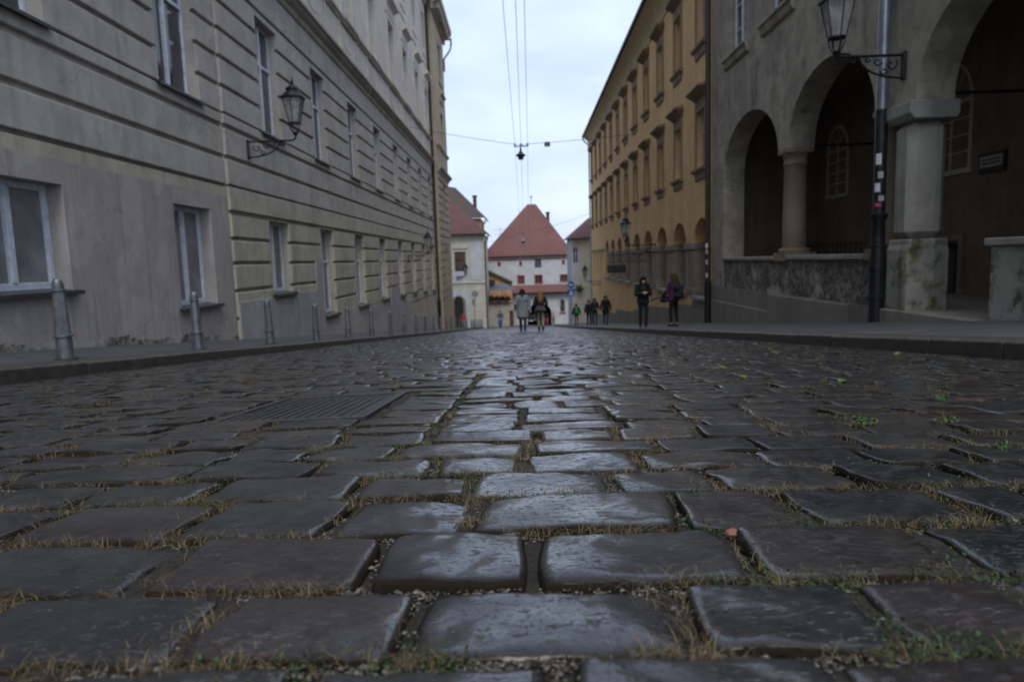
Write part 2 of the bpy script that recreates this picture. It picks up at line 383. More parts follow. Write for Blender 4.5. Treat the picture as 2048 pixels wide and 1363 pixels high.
def arch_wall(mb, P, u0, u1, z0, z1, arches, T, feet=None):
    """arches: (c,hw,zs,rise) openings reaching down to z0"""
    u = u0
    bx = lambda a, b_, za, zb: mb.extrude([(-T, za), (0, za), (0, zb), (-T, zb)], lambda d, z, t: P(t, d, z), a, b_)
    for i_, (c, hw, zs, rise) in enumerate(arches):
        if c-hw > u: bx(u, c-hw, feet[i_] if feet else z0, z1)
        pts = arch_pts(c, hw, zs, rise)
        for (a, za), (b_, zb) in zip(pts, pts[1:]):
            for d in (0., -T): mb.quad(P(a, d, za), P(b_, d, zb), P(b_, d, z1), P(a, d, z1))
            mb.quad(P(a, 0, za), P(b_, 0, zb), P(b_, -T, zb), P(a, -T, za))
            mb.quad(P(a, 0, z1), P(b_, 0, z1), P(b_, -T, z1), P(a, -T, z1))
        u = c+hw
    if u < u1: bx(u, u1, z0, z1)
    return mb
def trim(mb, P, u0, u1, prof): return mb.extrude(prof, lambda d, z, t: P(t, d, z), u0, u1)
def pbox(mb, P, u0, u1, d0, d1, z0, z1): return mb.extrude([(d0, z0), (d1, z0), (d1, z1), (d0, z1)], lambda d, z, t: P(t, d, z), u0, u1)

def window(root, P, u, w, z0, z1, d=-.27, frame='white_paint', glass='glass', sill='sill', name='window', fw=.085, transom=.64, mull=True, sw=.12, sd=.10, sh=.05, bars=0):
    """casement window in a reveal; part 'window' with sub-parts pane and sill"""
    c = P(u, 0, z0); a, b_ = -w/2, w/2; h = z1-z0
    Q = lambda uu, dd, zz: tuple(Vector(P(u+uu, dd, z0+zz))-Vector(c))
    f = MB()
    e = .004
    pbox(f, Q, a+e, a+fw, d-.05, d+.03, e, h-e); pbox(f, Q, b_-fw, b_-e, d-.05, d+.03, e, h-e)
    pbox(f, Q, a+fw, b_-fw, d-.05, d+.028, h-fw, h-e); pbox(f, Q, a+fw, b_-fw, d-.05, d+.028, e, fw*1.3)
    if mull: pbox(f, Q, -fw*.6, fw*.6, d-.05, d+.045, fw*1.3, h-fw)
    if transom:
        zt = h*transom; pbox(f, Q, a+fw, (-fw*.6 if mull else b_-fw), d-.05, d+.038, zt-fw*.5, zt+fw*.5)
        if mull: pbox(f, Q, fw*.6, b_-fw, d-.05, d+.038, zt-fw*.5, zt+fw*.5)
    for i in range(bars):
        zz = h*(i+1)/(bars+1); pbox(f, Q, a+fw, b_-fw, d-.05, d+.012, zz-.018, zz+.018)
    fo = part(name, f, frame, root, bevel=.008, loc=None); fo.location = c
    g = MB(); pbox(g, Q, a+fw*.5, b_-fw*.5, d-.035, d-.02, fw*.5, h-fw*.5)
    po = part('pane', g, glass, fo)
    if sill:
        sl = MB(); sl.extrude([(d+.03, -.002), (d+.03, .03), (sd, -sh*.4+.012), (sd, -sh-.01), (sd-.03, -sh-.01), (sd-.03, -sh*.6), (.004, -.012)], lambda dd, zz, t: Q(t, dd, zz), a-sw, b_+sw)
        part('sill', sl, sill, fo)
    return fo

# ================================================================== GROUND
def grid_sheet(name, xs, ys, zf, mat, kind='structure'):
    mb = MB(); nx = len(xs)
    for y in ys:
        for x in xs: mb.v.append((x, y, zf(x, y)))
    for j in range(len(ys)-1):
        for i in range(nx-1):
            a = j*nx+i; mb.f.append((a, a+1, a+1+nx, a+nx))
    o = part(name, mb, mat, smooth=True); o.modifiers.clear(); o['kind'] = kind; return o
YS = [-10+2.*i for i in range(60)]
def ground_z(x, y):
    if y > 108: return base_z(108)-.6-(y-108)*.02
    return base_z(max(y, -10))-.5
g_ = grid_sheet('ground', [-400, -60, -9, -4, 0, 4, 9, 60, 400], YS+[115, 140, 200, 400], ground_z, 'ground')

# ---- cobbled road: every sett is real geometry in one mesh
GR = (-1.15, -.545, 2.345, 3.26)          # drain cover rectangle
rows = [.42, .60, .778, .987, 1.205, 1.402, 1.588, 1.782, 1.96, 2.14, 2.335, 2.52, 2.70, 2.885, 3.075, 3.27]
joints = {1: [-.619, -.347, -.125, .164, .369, .537], 2: [-.794, -.49, -.202, .004, .29, .561, .743], 3: [-1.085, -.82, -.548, -.305, -.086, .246, .442, .707, .867],
          4: [-1.346, -1.07, -.86, -.626, -.325, -.11, .171, .36, .629, .851, 1.013], 5: [-1.478, -1.148, -.746, -.469, -.203, -.002, .257, .526, .766, .981, 1.142]}
y = rows[-1]
while y < 100: y += random.uniform(.17, .205); rows.append(y)
pre = []; y = rows[0]
while y > -4: y -= random.uniform(.17, .2); pre.append(y)
rows = pre[::-1]+rows; NP = len(pre)
stones = []; vj = []                     # (x0,x1,y0,y1)
def fill(x0, x1, seedj=None):
    xs = [x0]
    if seedj:
        L = []; x = seedj[0]
        while x-x0 > .42: x -= random.uniform(.2, .34); L.append(x)
        xs += [q for q in L[::-1] if q > x0+.12]+[q for q in seedj if x0+.1 < q < x1-.1]
    while x1-xs[-1] > .44: xs.append(xs[-1]+random.choice((random.uniform(.19, .26), random.uniform(.24, .34))))
    xs.append(x1); return xs
for r in range(len(rows)-1):
    y0, y1 = rows[r], rows[r+1]; ym = (y0+y1)/2
    xl, xr = (-4.74, 3.89) if ym < 70 else (-13., 10.)
    k = r-NP
    spans = [(xl, xr)]
    if GR[2]-.02 < ym < GR[3]+.02: spans = [(xl, GR[0]-.01), (GR[1]+.03, -.265), (-.265, xr)]
    elif 1.75 < ym < 4.3: spans = [(xl, -.265-.01*random.random()), (-.26, xr)]
    for a, b_ in spans:
        xs = fill(a, b_, joints.get(k)) if len(spans) == 1 else fill(a, b_)
        for p, q in zip(xs, xs[1:]): stones.append((p, q, y0, y1)); vj.append((q, y0, y1))
stones = np.array(stones)
def stone_mesh(st, nu, nv, amp):
    N = len(st); cx = (st[:, 0]+st[:, 1])/2; cy = (st[:, 2]+st[:, 3])/2
    gap = RNG.uniform(.007, .016, N); gapx = RNG.uniform(.008, .028, N)
    hw = (st[:, 1]-st[:, 0])/2-gapx*.5; hd = (st[:, 3]-st[:, 2])/2-gap*.5
    u = np.linspace(-1, 1, nu); v = np.linspace(-1, 1, nv)
    if nu > 6:   # crowd samples to the edges
        u = np.sign(u)*(1-(1-np.abs(u))**2); v = np.sign(v)*(1-(1-np.abs(v))**2)
    U, V = np.meshgrid(u, v); U = U.ravel(); V = V.ravel(); K = len(U)
    rim = (np.abs(U) > .999) | (np.abs(V) > .999)
    Ut = np.tile(U, (N, 1)); Vt = np.tile(V, (N, 1))
    kc = .02+.035*RNG.random((N, 1))
    X = Ut*(1-kc*Vt**4*np.abs(Ut)**3); Y = Vt*(1-kc*1.3*Ut**4*np.abs(Vt)**3)
    for _ in range(3):
        f1, f2, ph, ph2 = RNG.uniform(1, 4, (N, 1)), RNG.uniform(1, 4, (N, 1)), RNG.uniform(0, 6.28, (N, 1)), RNG.uniform(0, 6.28, (N, 1))
        X = X+.011*np.sin(f1*Vt+f2*Ut+ph); Y = Y+.014*np.sin(f2*Ut+f1*Vt*.6+ph2)
    skew = RNG.normal(0, .035, (N, 1)); X = X+skew*Vt*hd[:, None]/hw[:, None]; Y = Y+RNG.normal(0, .014, (N, 1))*Ut*hw[:, None]/hd[:, None]
    ee = np.maximum(np.abs(Ut)*1.0, np.abs(Vt))
    pw = RNG.uniform(14, 28, (N, 1))
    Z = -(.009+.005*RNG.random((N, 1)))*(np.abs(Ut)**(pw*1.4)+np.abs(Vt)**pw) - .0010*(Ut**2+Vt**2)
    for _ in range(4):
        f1, f2, ph = RNG.uniform(-4, 4, (N, 1)), RNG.uniform(-4, 4, (N, 1)), RNG.uniform(0, 6.28, (N, 1))
        Z = Z+amp*np.sin(f1*Ut+f2*Vt+ph)
    if nu > 12:
        for _ in range(6):
            f1, f2, ph = RNG.uniform(-14, 14, (N, 1)), RNG.uniform(-10, 10, (N, 1)), RNG.uniform(0, 6.28, (N, 1))
            Z = Z+amp*.22*np.sin(f1*Ut+f2*Vt+ph)
        for _ in range(8):
            f1, f2, ph = RNG.uniform(-34, 34, (N, 1)), RNG.uniform(-26, 26, (N, 1)), RNG.uniform(0, 6.28, (N, 1))
            Z = Z+amp*.10*np.sin(f1*Ut+f2*Vt+ph)
        # chipped corners and arrises
        for _ in range(3):
            pu = np.sign(RNG.normal(0, 1, (N, 1))); pv = RNG.uniform(-1.1, 1.1, (N, 1)); sw = RNG.random((N, 1)) < .5
            a_ = np.where(sw, pu, pv); b_ = np.where(sw, pv, pu); rr = RNG.uniform(.06, .22, (N, 1)); dd = np.sqrt((Ut-a_)**2+((Vt-b_)*.7)**2)
            Z = Z-.007*RNG.random((N, 1))*np.clip(1-dd/rr, 0, 1)**.7
    Z = Z+RNG.normal(0, .0018, (N, 1))+RNG.normal(0, .0024, (N, 1))*Ut+RNG.normal(0, .0022, (N, 1))*Vt
    WX = cx[:, None]+X*hw[:, None]; WY = cy[:, None]+Y*hd[:, None]
    WZ = -SL*WY+np.where(WY > 45, .25*((WY-45)/52)**2, 0)+.09*np.maximum(0, 1-((WX+.42)/4.33)**2)
    top = np.stack([WX, WY, WZ+Z], -1)
    # skirt
    ring = [i for i in range(nu)]+[nu*(j+1)-1 for j in range(1, nv)]+[nu*(nv-1)+i for i in range(nu-2, -1, -1)]+[nu*j for j in range(nv-2, 0, -1)]
    R = len(ring); sk = top[:, ring, :].copy(); sk[:, :, 2] -= .055
    c = np.stack([cx, cy], -1)[:, None, :]; sk[:, :, :2] = c+(sk[:, :, :2]-c)*1.0
    V_ = np.concatenate([top, sk], 1); KV = K+R
    F = []
    for j in range(nv-1):
        for i in range(nu-1): a = j*nu+i; F.append((a, a+1, a+1+nu, a+nu))
    for i in range(R): j = (i+1) % R; F.append((ring[j], ring[i], K+i, K+j))
    F = np.array(F); FA = (F[None]+(np.arange(N)*KV)[:, None, None]).reshape(-1, 4)
    col = np.ones((N, KV, 4), np.float32); col[:, :, 0] = RNG.random((N, 1)); col[:, :, 1] = RNG.random((N, 1))
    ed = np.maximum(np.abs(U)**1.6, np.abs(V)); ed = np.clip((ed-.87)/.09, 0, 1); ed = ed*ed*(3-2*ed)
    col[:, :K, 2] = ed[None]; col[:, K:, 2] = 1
    return V_.reshape(-1, 3), FA, col.reshape(-1, 4)
VV = []; FF = []; CC = []; n0 = 0
cy_ = (stones[:, 2]+stones[:, 3])/2
for lo, hi, nu, nv, amp in ((-9, .3, 7, 5, .002), (.3, 3.4, 33, 21, .0014), (3.4, 9, 15, 11, .0016), (9, 26, 8, 6, .0018), (26, 200, 5, 4, .002)):
    st = stones[(cy_ >= lo) & (cy_ < hi)]
    if len(st) == 0: continue
    a, f, c = stone_mesh(st, nu, nv, amp); VV.append(a); FF.append(f+n0); CC.append(c); n0 += len(a)
VV = np.concatenate(VV); FF = np.concatenate(FF); CC = np.concatenate(CC)
me = bpy.data.meshes.new('cobbled_road'); me.vertices.add(len(VV)); me.vertices.foreach_set('co', VV.astype(np.float32).ravel())
me.loops.add(FF.size); me.loops.foreach_set('vertex_index', FF.astype(np.int32).ravel())
me.polygons.add(len(FF)); me.polygons.foreach_set('loop_start', np.arange(0, FF.size, 4, dtype=np.int32))
me.polygons.foreach_set('use_smooth', np.ones(len(FF), bool)); me.update(calc_edges=True)
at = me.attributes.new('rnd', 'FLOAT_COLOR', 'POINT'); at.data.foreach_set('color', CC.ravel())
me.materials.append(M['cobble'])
ro = bpy.data.objects.new('cobbled_road', me); COL.objects.link(ro); ro['kind'] = 'structure'

# soil bed under the setts
def nz(x, y, s): return math.sin(x*s+1.3)*math.sin(y*s*1.1+.4)+.6*math.sin(x*s*2.3+y*s*1.7)
def bed_z(x, y): return road_z(x, y)-.0135+.006*nz(x, y, 5.1)*.6+.005*math.sin(x*37+y*11)*math.sin(y*29-x*7)+.004*math.sin(x*90)*math.sin(y*83)
xs = list(np.linspace(-4.75, 3.9, 110)); 
structure(grid_sheet('road_bed', xs, list(np.arange(-4, 7, .06)), bed_z, 'joint'))
structure(grid_sheet('road_bed', list(np.linspace(-4.75, 3.9, 30)), list(np.arange(6.96, 70.3, .5)), lambda x, y: road_z(x, y)-.034, 'joint'))
structure(grid_sheet('road_bed', list(np.linspace(-13, 10, 30)), list(np.arange(69.9, 100.5, .5)), lambda x, y: road_z(x, y)-.034, 'joint'))

# pavements and kerbs
def strip(name, x0, x1, y0, y1, mat, nx=8, dy=.5):
    return structure(grid_sheet(name, list(np.linspace(x0, x1, nx)), list(np.arange(y0, y1+.01, dy)), pave_z, mat))
strip('pavement', -8.2, -4.96, -8, 70, 'asphalt'); strip('pavement', 4.11, 7.6, -8, 78, 'asphalt')
def kerb(name, xr, xb, y0, y1):
    mb = MB(); y = y0
    while y < y1:
        L = random.uniform(.9, 1.25); ye = min(y+L, y1); j = random.uniform(-.006, .006); dz = random.uniform(-.004, .004)
        ch = .02 if xr > xb else -.02
        for a, b_ in ((y+.006, ye-.006),):
            pr = lambda yy: [(xb, pave_z(xb, yy)-.3), (xr+j, pave_z(xb, yy)-.3), (xr+j, base_z(yy)+.125+dz), (xr+j-ch*1.3, base_z(yy)+.152+dz), (xb, pave_z(xb, yy)+.004+dz)]
            n = len(mb.v); A = pr(a); B = pr(b_)
            mb.v += [(p[0], a, p[1]) for p in A]+[(p[0], b_, p[1]) for p in B]
            for i in range(5): q = (i+1) % 5; mb.f.append((n+i, n+q, n+5+q, n+5+i))
            mb.f.append(tuple(n+i for i in range(4, -1, -1))); mb.f.append(tuple(n+5+i for i in range(5)))
        y = ye
    return structure(part(name, mb, 'kerb', bevel=.008))
kerb('kerb', -4.74, -4.97, -8, 70); kerb('kerb', 3.89, 4.12, -8, 78)

# ---- joint filling: dry grass, moss, pebbles (nobody could count them)
def rowjoint_pts(n, ymax, pow_=1.6):
    out = []
    while len(out) < n:
        y = .45+(ymax-.45)*random.random()**pow_
        if random.random() < .5:
            i = min(range(NP, len(rows)), key=lambda k: abs(rows[k]-y)); yy = rows[i]+random.gauss(0, .008); xx = random.uniform(-4.6, 3.8)
            w = y*.85+.25
            xx = random.uniform(max(-4.6, -w), min(3.8, w))
        else:
            q = VJ[random.randrange(len(VJ))]
            if q[1] > ymax: continue
            w = q[1]*.85+.3
            if abs(q[0]) > w: continue
            xx = q[0]+random.gauss(0, .009); yy = random.uniform(q[1], q[2])
        if GR[0]-.01 < xx < GR[1]+.02 and GR[2] < yy < GR[3]: continue
        out.append((xx, yy))
    return out
VJ = sorted([q for q in vj if .4 < q[1] < 14], key=lambda q: q[1]); VJ = VJ[:260]*5+VJ[:900]*2+VJ
def nz(x, y, s): return math.sin(x*s+1.3)*math.sin(y*s*1.1+.4)+.6*math.sin(x*s*2.3+y*s*1.7)
def grass_mesh():
    mb = MB()
    for x, y in rowjoint_pts(6000, 9):
        if nz(x, y, 4.2) < -.6 or (y < .95 and random.random() < .55): continue
        for k in range(random.randint(10, 24)):
            px, py = x+random.gauss(0, .016), y+random.gauss(0, .008); z = road_z(px, py)-.010
            L = random.uniform(.008, .026); a = random.uniform(0, 2*PI); ln = random.uniform(.6, 1.7)
            w = random.uniform(.0004, .0008)*(1 if y < 3 else 1.6); dx, dy = math.cos(a), math.sin(a); n = len(mb.v); c = random.random()
            for t in (0, .4, .75, 1.0):
                r = ln*L*t*t; zz = z+L*t*(1-.35*ln*t*t); ww = w*(1-t*.8)
                mb.v += [(px+dx*r-dy*ww, py+dy*r+dx*ww, zz), (px+dx*r+dy*ww, py+dy*r-dx*ww, zz)]; mb.rnd += [c, c]
            for i in range(3): mb.f.append((n+2*i, n+2*i+1, n+2*i+3, n+2*i+2))
    return mb
def moss_mesh():
    mb = MB()
    for x, y in rowjoint_pts(7000, 10):
        if nz(x+3, y+1, 3.6) < -.05: continue
        for k in range(random.randint(12, 30)):
            px, py = x+random.gauss(0, .014), y+random.gauss(0, .011); z = road_z(px, py)-.014+abs(random.gauss(0, .010))
            s = random.uniform(.0014, .0034); a = random.uniform(0, 2*PI); tx, ty = random.gauss(0, .5), random.gauss(0, .5); n = len(mb.v); c = random.random()
            for q, e in ((0, 1.), (1.6, .55), (3.14, 1.), (4.7, .55)):
                ox, oy = s*e*math.cos(a+q), s*e*math.sin(a+q); mb.v.append((px+ox, py+oy, z+ox*tx+oy*ty)); mb.rnd.append(c)
            mb.f.append((n, n+1, n+2, n+3))
    return mb
def pebble_mesh():
    mb = MB()
    for x, y in rowjoint_pts(5200, 5.5):
        if nz(x-2, y+5, 5.) < -.9: continue
        for k in range(random.randint(4, 10)):
            px, py = x+random.gauss(0, .009), y+random.gauss(0, .008); r = random.uniform(.0010, .0034)*(1 if random.random() < .9 else 1.4); z = road_z(px, py)-.012+r*.4; n = len(mb.v); c = random.random()**2.2
            for q in range(6): t = q*PI/3+random.uniform(-.2, .2); e = random.uniform(.8, 1.2); mb.v.append((px+r*e*math.cos(t), py+r*e*math.sin(t), z)); mb.rnd.append(c)
            mb.v += [(px, py, z+r*.65), (px+r*.3, py, z+r*.55)]; mb.rnd += [c, c]
            for q in range(6): mb.f.append((n+q, n+(q+1) % 6, n+6))
    return mb
for nm, fn, mt, lb in (('dry_grass', grass_mesh, 'dry', 'tan dry grass tufts growing in the joints of the wet cobbles'), ('moss', moss_mesh, 'moss', 'dark green moss growing in the cobble joints'), ('gravel', pebble_mesh, 'gravel', 'pale grit and pebbles lying in the cobble joints')):
    tag(part(nm, fn(), mt), lb, nm.replace('_', ' '), kind='stuff')

# weeds and leaves one can tell apart
def weed(x, y, s, label, g='green weeds sprouting between the cobbles'):
    mb = MB()
    for k in range(26):
        a = random.uniform(0, 2*PI); r = s*random.random()**.6*.5; px, py = r*math.cos(a), r*math.sin(a)*.7; L = s*random.uniform(.12, .3); h = random.uniform(.01, .6*s*.5+.02); n = len(mb.v); c = random.random(); b_ = random.uniform(0, 2*PI)
        dx, dy = math.cos(b_), math.sin(b_)
        mb.v += [(px, py, h*.6), (px+dx*L*.5-dy*L*.28, py+dy*L*.5+dx*L*.28, h), (px+dx*L, py+dy*L, h*.9), (px+dx*L*.5+dy*L*.28, py+dy*L*.5-dx*L*.28, h)]; mb.rnd += [c]*4
        mb.f.append((n, n+1, n+2, n+3))
    o = part('weed', mb, 'weed'); o.location = (x, y, road_z(x, y)-.02); return tag(o, label, 'weed', g)
weed(.98, 1.93, .085, 'bright green weed sprig standing tallest between the dark cobbles on the right')
weed(1.22, 1.95, .07, 'low flat green weed to the right of the bright sprig')
for x, y in ((1.55, 2.5), (1.9, 3.0), (2.6, 5.5), (3.0, 4.6), (1.1, 1.55)):
    weed(x, y, random.uniform(.04, .07), 'small green weed among the dark cobbles before the right kerb')
lm = None
for k in range(26):
    x = random.uniform(.9, 3.5); y = random.uniform(3.2, 9.5)
    if lm is None:
        mb = MB(); c = .5
        mb.v += [(0, -.03, 0), (.018, -.008, .006), (.016, .014, .005), (0, .034, .001), (-.016, .014, .008), (-.018, -.008, .004)]; mb.rnd += [.2, .5, .6, .8, .5, .4]; mb.f.append((0, 1, 2, 3, 4, 5))
        o = part('fallen_leaf', mb, 'leaf'); lm = o
    else: o = lm.copy(); COL.objects.link(o)
    o.location = (x, y, road_z(x, y)+.006); o.rotation_euler = (random.gauss(0, .3), random.gauss(0, .3), random.uniform(0, 6)); s = random.uniform(.7, 1.3); o.scale = (s, s, s)
    tag(o, 'small yellow-green leaf lying flat on the wet cobbles near the right kerb', 'leaf', 'fallen leaves near the right kerb')
def rock(name, x, y, r, mat, label, cat, sx=1.4):
    mb = MB(); bm = bmesh.new(); bmesh.ops.create_icosphere(bm, subdivisions=2, radius=r)
    for v_ in bm.verts: v_.co *= random.uniform(.82, 1.1); v_.co.x *= sx; v_.co.z *= .8
    bm.verts.index_update(); mb.v = [tuple(v_.co) for v_ in bm.verts]; mb.f = [tuple(v_.index for v_ in f.verts) for f in bm.faces]; bm.free()
    o = part(name, mb, mat); o.location = (x, y, road_z(x, y)-.004); return tag(o, label, cat)
rock('brick_fragment', .302, .965, .0085, 'brick', 'orange brick fragment lodged between two cobbles', 'brick')
rock('pebble', -.098, .80, .0042, 'pebble', 'white pebble lying in a near cobble joint', 'pebble')

# drain cover
dc = thing('drain_cover', 'rectangular ribbed iron drain cover set in the cobbles', 'drain cover', ((GR[0]+GR[1])/2, (GR[2]+GR[3])/2, 0))
cz = road_z(-.85, 2.8)-.007; hx, hy = (GR[1]-GR[0])/2-.012, (GR[3]-GR[2])/2-.012
def tilt(x, y, z): return (x, y, cz-SL*y+z+.02*x)
def tb(mb, x0, x1, y0, y1, z0, z1):
    n = len(mb.v); mb.v += [tilt(*p) for p in ((x0, y0, z0), (x1, y0, z0), (x1, y1, z0), (x0, y1, z0), (x0, y0, z1), (x1, y0, z1), (x1, y1, z1), (x0, y1, z1))]
    for q in ((3, 2, 1, 0), (4, 5, 6, 7), (0, 1, 5, 4), (1, 2, 6, 5), (2, 3, 7, 6), (3, 0, 4, 7)): mb.f.append(tuple(n+i for i in q))
f = MB()
for a in ((-hx, hx, -hy, -hy+.03), (-hx, hx, hy-.03, hy), (-hx, -hx+.03, -hy+.03, hy-.03), (hx-.03, hx, -hy+.03, hy-.03)): tb(f, *a, -.08, .006)
part('frame', f, 'drain_iron', dc, bevel=.003)
f = MB(); tb(f, -hx+.032, hx-.032, -hy+.032, hy-.032, -.05, -.004)
nr = 13
for i in range(nr):
    xx = -hx+.045+(2*hx-.09)*i/(nr-1); tb(f, xx-.005, xx+.005, -hy+.04, hy-.04, -.0035, .0005)
part('plate', f, 'drain_iron', dc, bevel=.0015)

# ================================================================== LEFT PALACE
LP = thing('palace', 'long beige plastered palace with horizontal grooves along the left pavement', 'building', (-7.0, 16.75, -1.4))
def PL(xf):
    return lambda u, d, z: (xf+d-LP.location.x, u-LP.location.y, z-LP.location.z)
PA, PB, PF = PL(-7.0), PL(-6.93), PL(-6.42)
GRV = [(2.42, .06), (3.09, .11), (3.82, .125), (4.13, .05), 4.76, 5.43, 6.08, 6.74, 7.4]
GRL = [-2.15, -1.48, -.81, -.13, .545, 1.145, 1.79]
wB = [19.25, 24.2, 29.3, 34.4, 39.7, 44.6, 49.6, 54.7]; WW = 1.66
upA = [(3.85, 5.6), (8.9, 10.65), (13.95, 15.72)]; loA = [(8.9, 10.65, .17, 1.78), (14.05, 15.74, -.36, 1.78), (3.9, 5.6, .5, 1.78)]
upB = [(a, a+WW) for a in wB]; loz = [-.32]+[-1.33]*3+[-1.42, -1.5, -1.62, -1.75]; loB = [(a, a+WW, z, 1.74) for a, z in zip(wB, loz)]
# section near the camera
mb = MB(); facade(mb, PA, -8, 16.75, 2.15, 2.385, []); part('ochre_band', mb, 'left_yellow', LP)
mb = MB(); facade(mb, PA, -8, 16.75, 2.385, 8.35, [(a, b_, 4.13, 7.2) for a, b_ in upA], GRV); part('wall', mb, 'left_wall', LP)
mb = MB(); facade(mb, lambda u, d, z: PA(u, d+.012, z), -8, 16.75, -4., 2.15, loA); part('lower_render', mb, 'left_low', LP)
# crumbling foot of the render
mb = MB(); u = -2.
while u < 16.7:
    w = random.uniform(.08, .22); b0 = pave_z(-7, u); h = .05+.10*abs(math.sin(u*2.3)*math.sin(u*.9+1))+random.uniform(0, .03)
    mb.extrude([(u, b0-.1), (min(u+w, 16.74), b0-.1), (min(u+w, 16.74), b0+h*random.uniform(.7, 1.2)), (u, b0+h)], lambda a, z, t: PA(a, t, z), .005, .022); u += w
part('crumbled_footing', mb, 'rubble', LP)
# long section
mb = MB(); facade(mb, PB, 16.75, 57.45, 2.30, 8.35, [(a, b_, 4.13, 7.2) for a, b_ in upB], GRV); part('wall', mb, 'left_wall', LP)
mb = MB(); facade(mb, PB, 16.75, 57.45, -9., 2.30, loB, GRL); part('lower_wall', mb, 'left_yellow', LP)
mb = MB(); facade(mb, PB, 16.75, 57.45, 8.35, 22.5, [(a, b_, 10.55, 13.85) for a, b_ in upB]+[(a+.1, b_-.1, 16.9, 19.8) for a, b_ in upB]); part('upper_wall', mb, 'left_up', LP)
mb = MB(); facade(mb, PA, -8, 16.75, 8.35, 22.5, [(a, b_, 10.55, 13.85) for a, b_ in upA]); part('upper_wall', mb, 'left_up', LP)
# skirting patches following the fall of the street
def skirt(mb, u0, u1, ztop0, ztop1, d=.035):
    for i in range(6):
        a = u0+(u1-u0)*i/6; b_ = u0+(u1-u0)*(i+1)/6; za = ztop0+(ztop1-ztop0)*i/6; zb = ztop0+(ztop1-ztop0)*(i+1)/6
        n = len(mb.v); mb.v += [PB(p, q, z) for p, q, z in ((a, -.02, -9), (b_, -.02, -9), (b_, -.02, zb), (a, -.02, za), (a, d, -9), (b_, d, -9), (b_, d, zb), (a, d, za))]
        for q in ((4, 5, 6, 7), (3, 7, 6, 2), (0, 4, 7, 3), (1, 2, 6, 5)): mb.f.append(tuple(n+i_ for i_ in q))
mb = MB(); skirt(mb, 36.6, 43.5, -1.86, -1.86); pbox(mb, PB, 36.7, 39.55, 0, .033, -1.85, -.85); part('render_patch', mb, 'patch', LP)
mb = MB(); skirt(mb, 16.755, 19.1, -.42, -.42); skirt(mb, 21.05, 24.05, -.40, -.40); skirt(mb, 19.1, 21.05, -.46, -.46)
pbox(mb, PB, 23.3, 24.1, 0, .034, -.395, .6)
part('render_patch', mb, 'patch', LP)
mb = MB(); skirt(mb, 24.06, 36.59, -1.42, -1.46, .03); part('plinth', mb, 'left_low', LP); mb = MB(); skirt(mb, 43.52, 57.4, -3.1, -3.7, .03); part('plinth', mb, 'left_low', LP)
# cornice, string course, eave
CORN = [(-.02, 8.28), (.05, 8.28), (.09, 8.36), (.09, 8.42), (.22, 8.52), (.30, 8.62), (.36, 8.64), (.36, 8.74), (.30, 8.80), (-.02, 8.9)]
STR = [(-.02, 10.22), (.06, 10.22), (.10, 10.30), (.17, 10.36), (.17, 10.46), (.12, 10.50), (-.02, 10.56)]
mb = MB(); trim(mb, PA, -8, 16.745, CORN); trim(mb, PB, 16.75, 57.2, CORN); part('cornice', mb, 'trim_l', LP)
mb = MB(); trim(mb, PA, -8, 16.745, STR); trim(mb, PB, 16.75, 57.2, STR)
for a, b_ in upB: trim(mb, lambda u, d, z: PB(u, d+.05, z+.003), a-.35, b_+.35, STR)
part('string_course', mb, 'trim_l', LP)
mb = MB()
for a, b_ in upB:
    mb = MB(); P2 = lambda u, d, z: PB(u, d, z)
    pts = [(a-.1, 10.1), (a-.1, 9.75)]+[((a+b_)/2+(b_-a+.2)/2*math.cos(t), 9.75+.42*math.sin(t)) for t in np.linspace(PI, 2*PI, 12)][1:-1]+[(b_+.1, 9.75), (b_+.1, 10.1)]
    mb.tube([P2(p, .0, z) for p, z in pts], .02, 6)
    for q in (a-.75, b_+.55): pbox(mb, PB, q, q+.2, -.01, .045, 8.9, 10.2)
    part('apron_moulding', mb, 'left_up', LP)
mb = MB()
for a, b_ in upB+upA:
    mb = MB(); P2 = PB if a > 16 else PA
    for q0, q1 in ((a-.28, a-.02), (b_+.02, b_+.28)): pbox(mb, P2, q0, q1, -.01, .07, 10.6, 13.95)
    pbox(mb, P2, a-.28, b_+.28, -.01, .074, 13.955, 14.25)
    trim(mb, P2, a-.34, b_+.34, [(-.01, 14.26), (.10, 14.26), (.12, 14.75), (.30, 14.86), (.42, 14.92), (.42, 15.05), (.36, 15.09), (-.01, 15.3)])
    if a > 16:
        pbox(mb, P2, a-.1, b_+.1, -.01, .10, 16.45, 16.9); pbox(mb, P2, a-.18, b_+.18, -.01, .05, 15.95, 16.44)
        for q0, q1 in ((a-.14, a+.08), (b_-.08, b_+.14)): pbox(mb, P2, q0, q1, -.01, .055, 16.92, 20)
    part('window_hood', mb, 'left_up', LP)
EAV = [(-.02, 20.8), (.15, 20.8), (.2, 21.3), (.75, 21.55), (.8, 21.95), (.7, 22.1), (-.02, 22.3)]
mb = MB(); trim(mb, PA, -8, 16.745, EAV); trim(mb, PB, 16.75, 57.2, EAV); part('eave', mb, 'trim_l', LP)
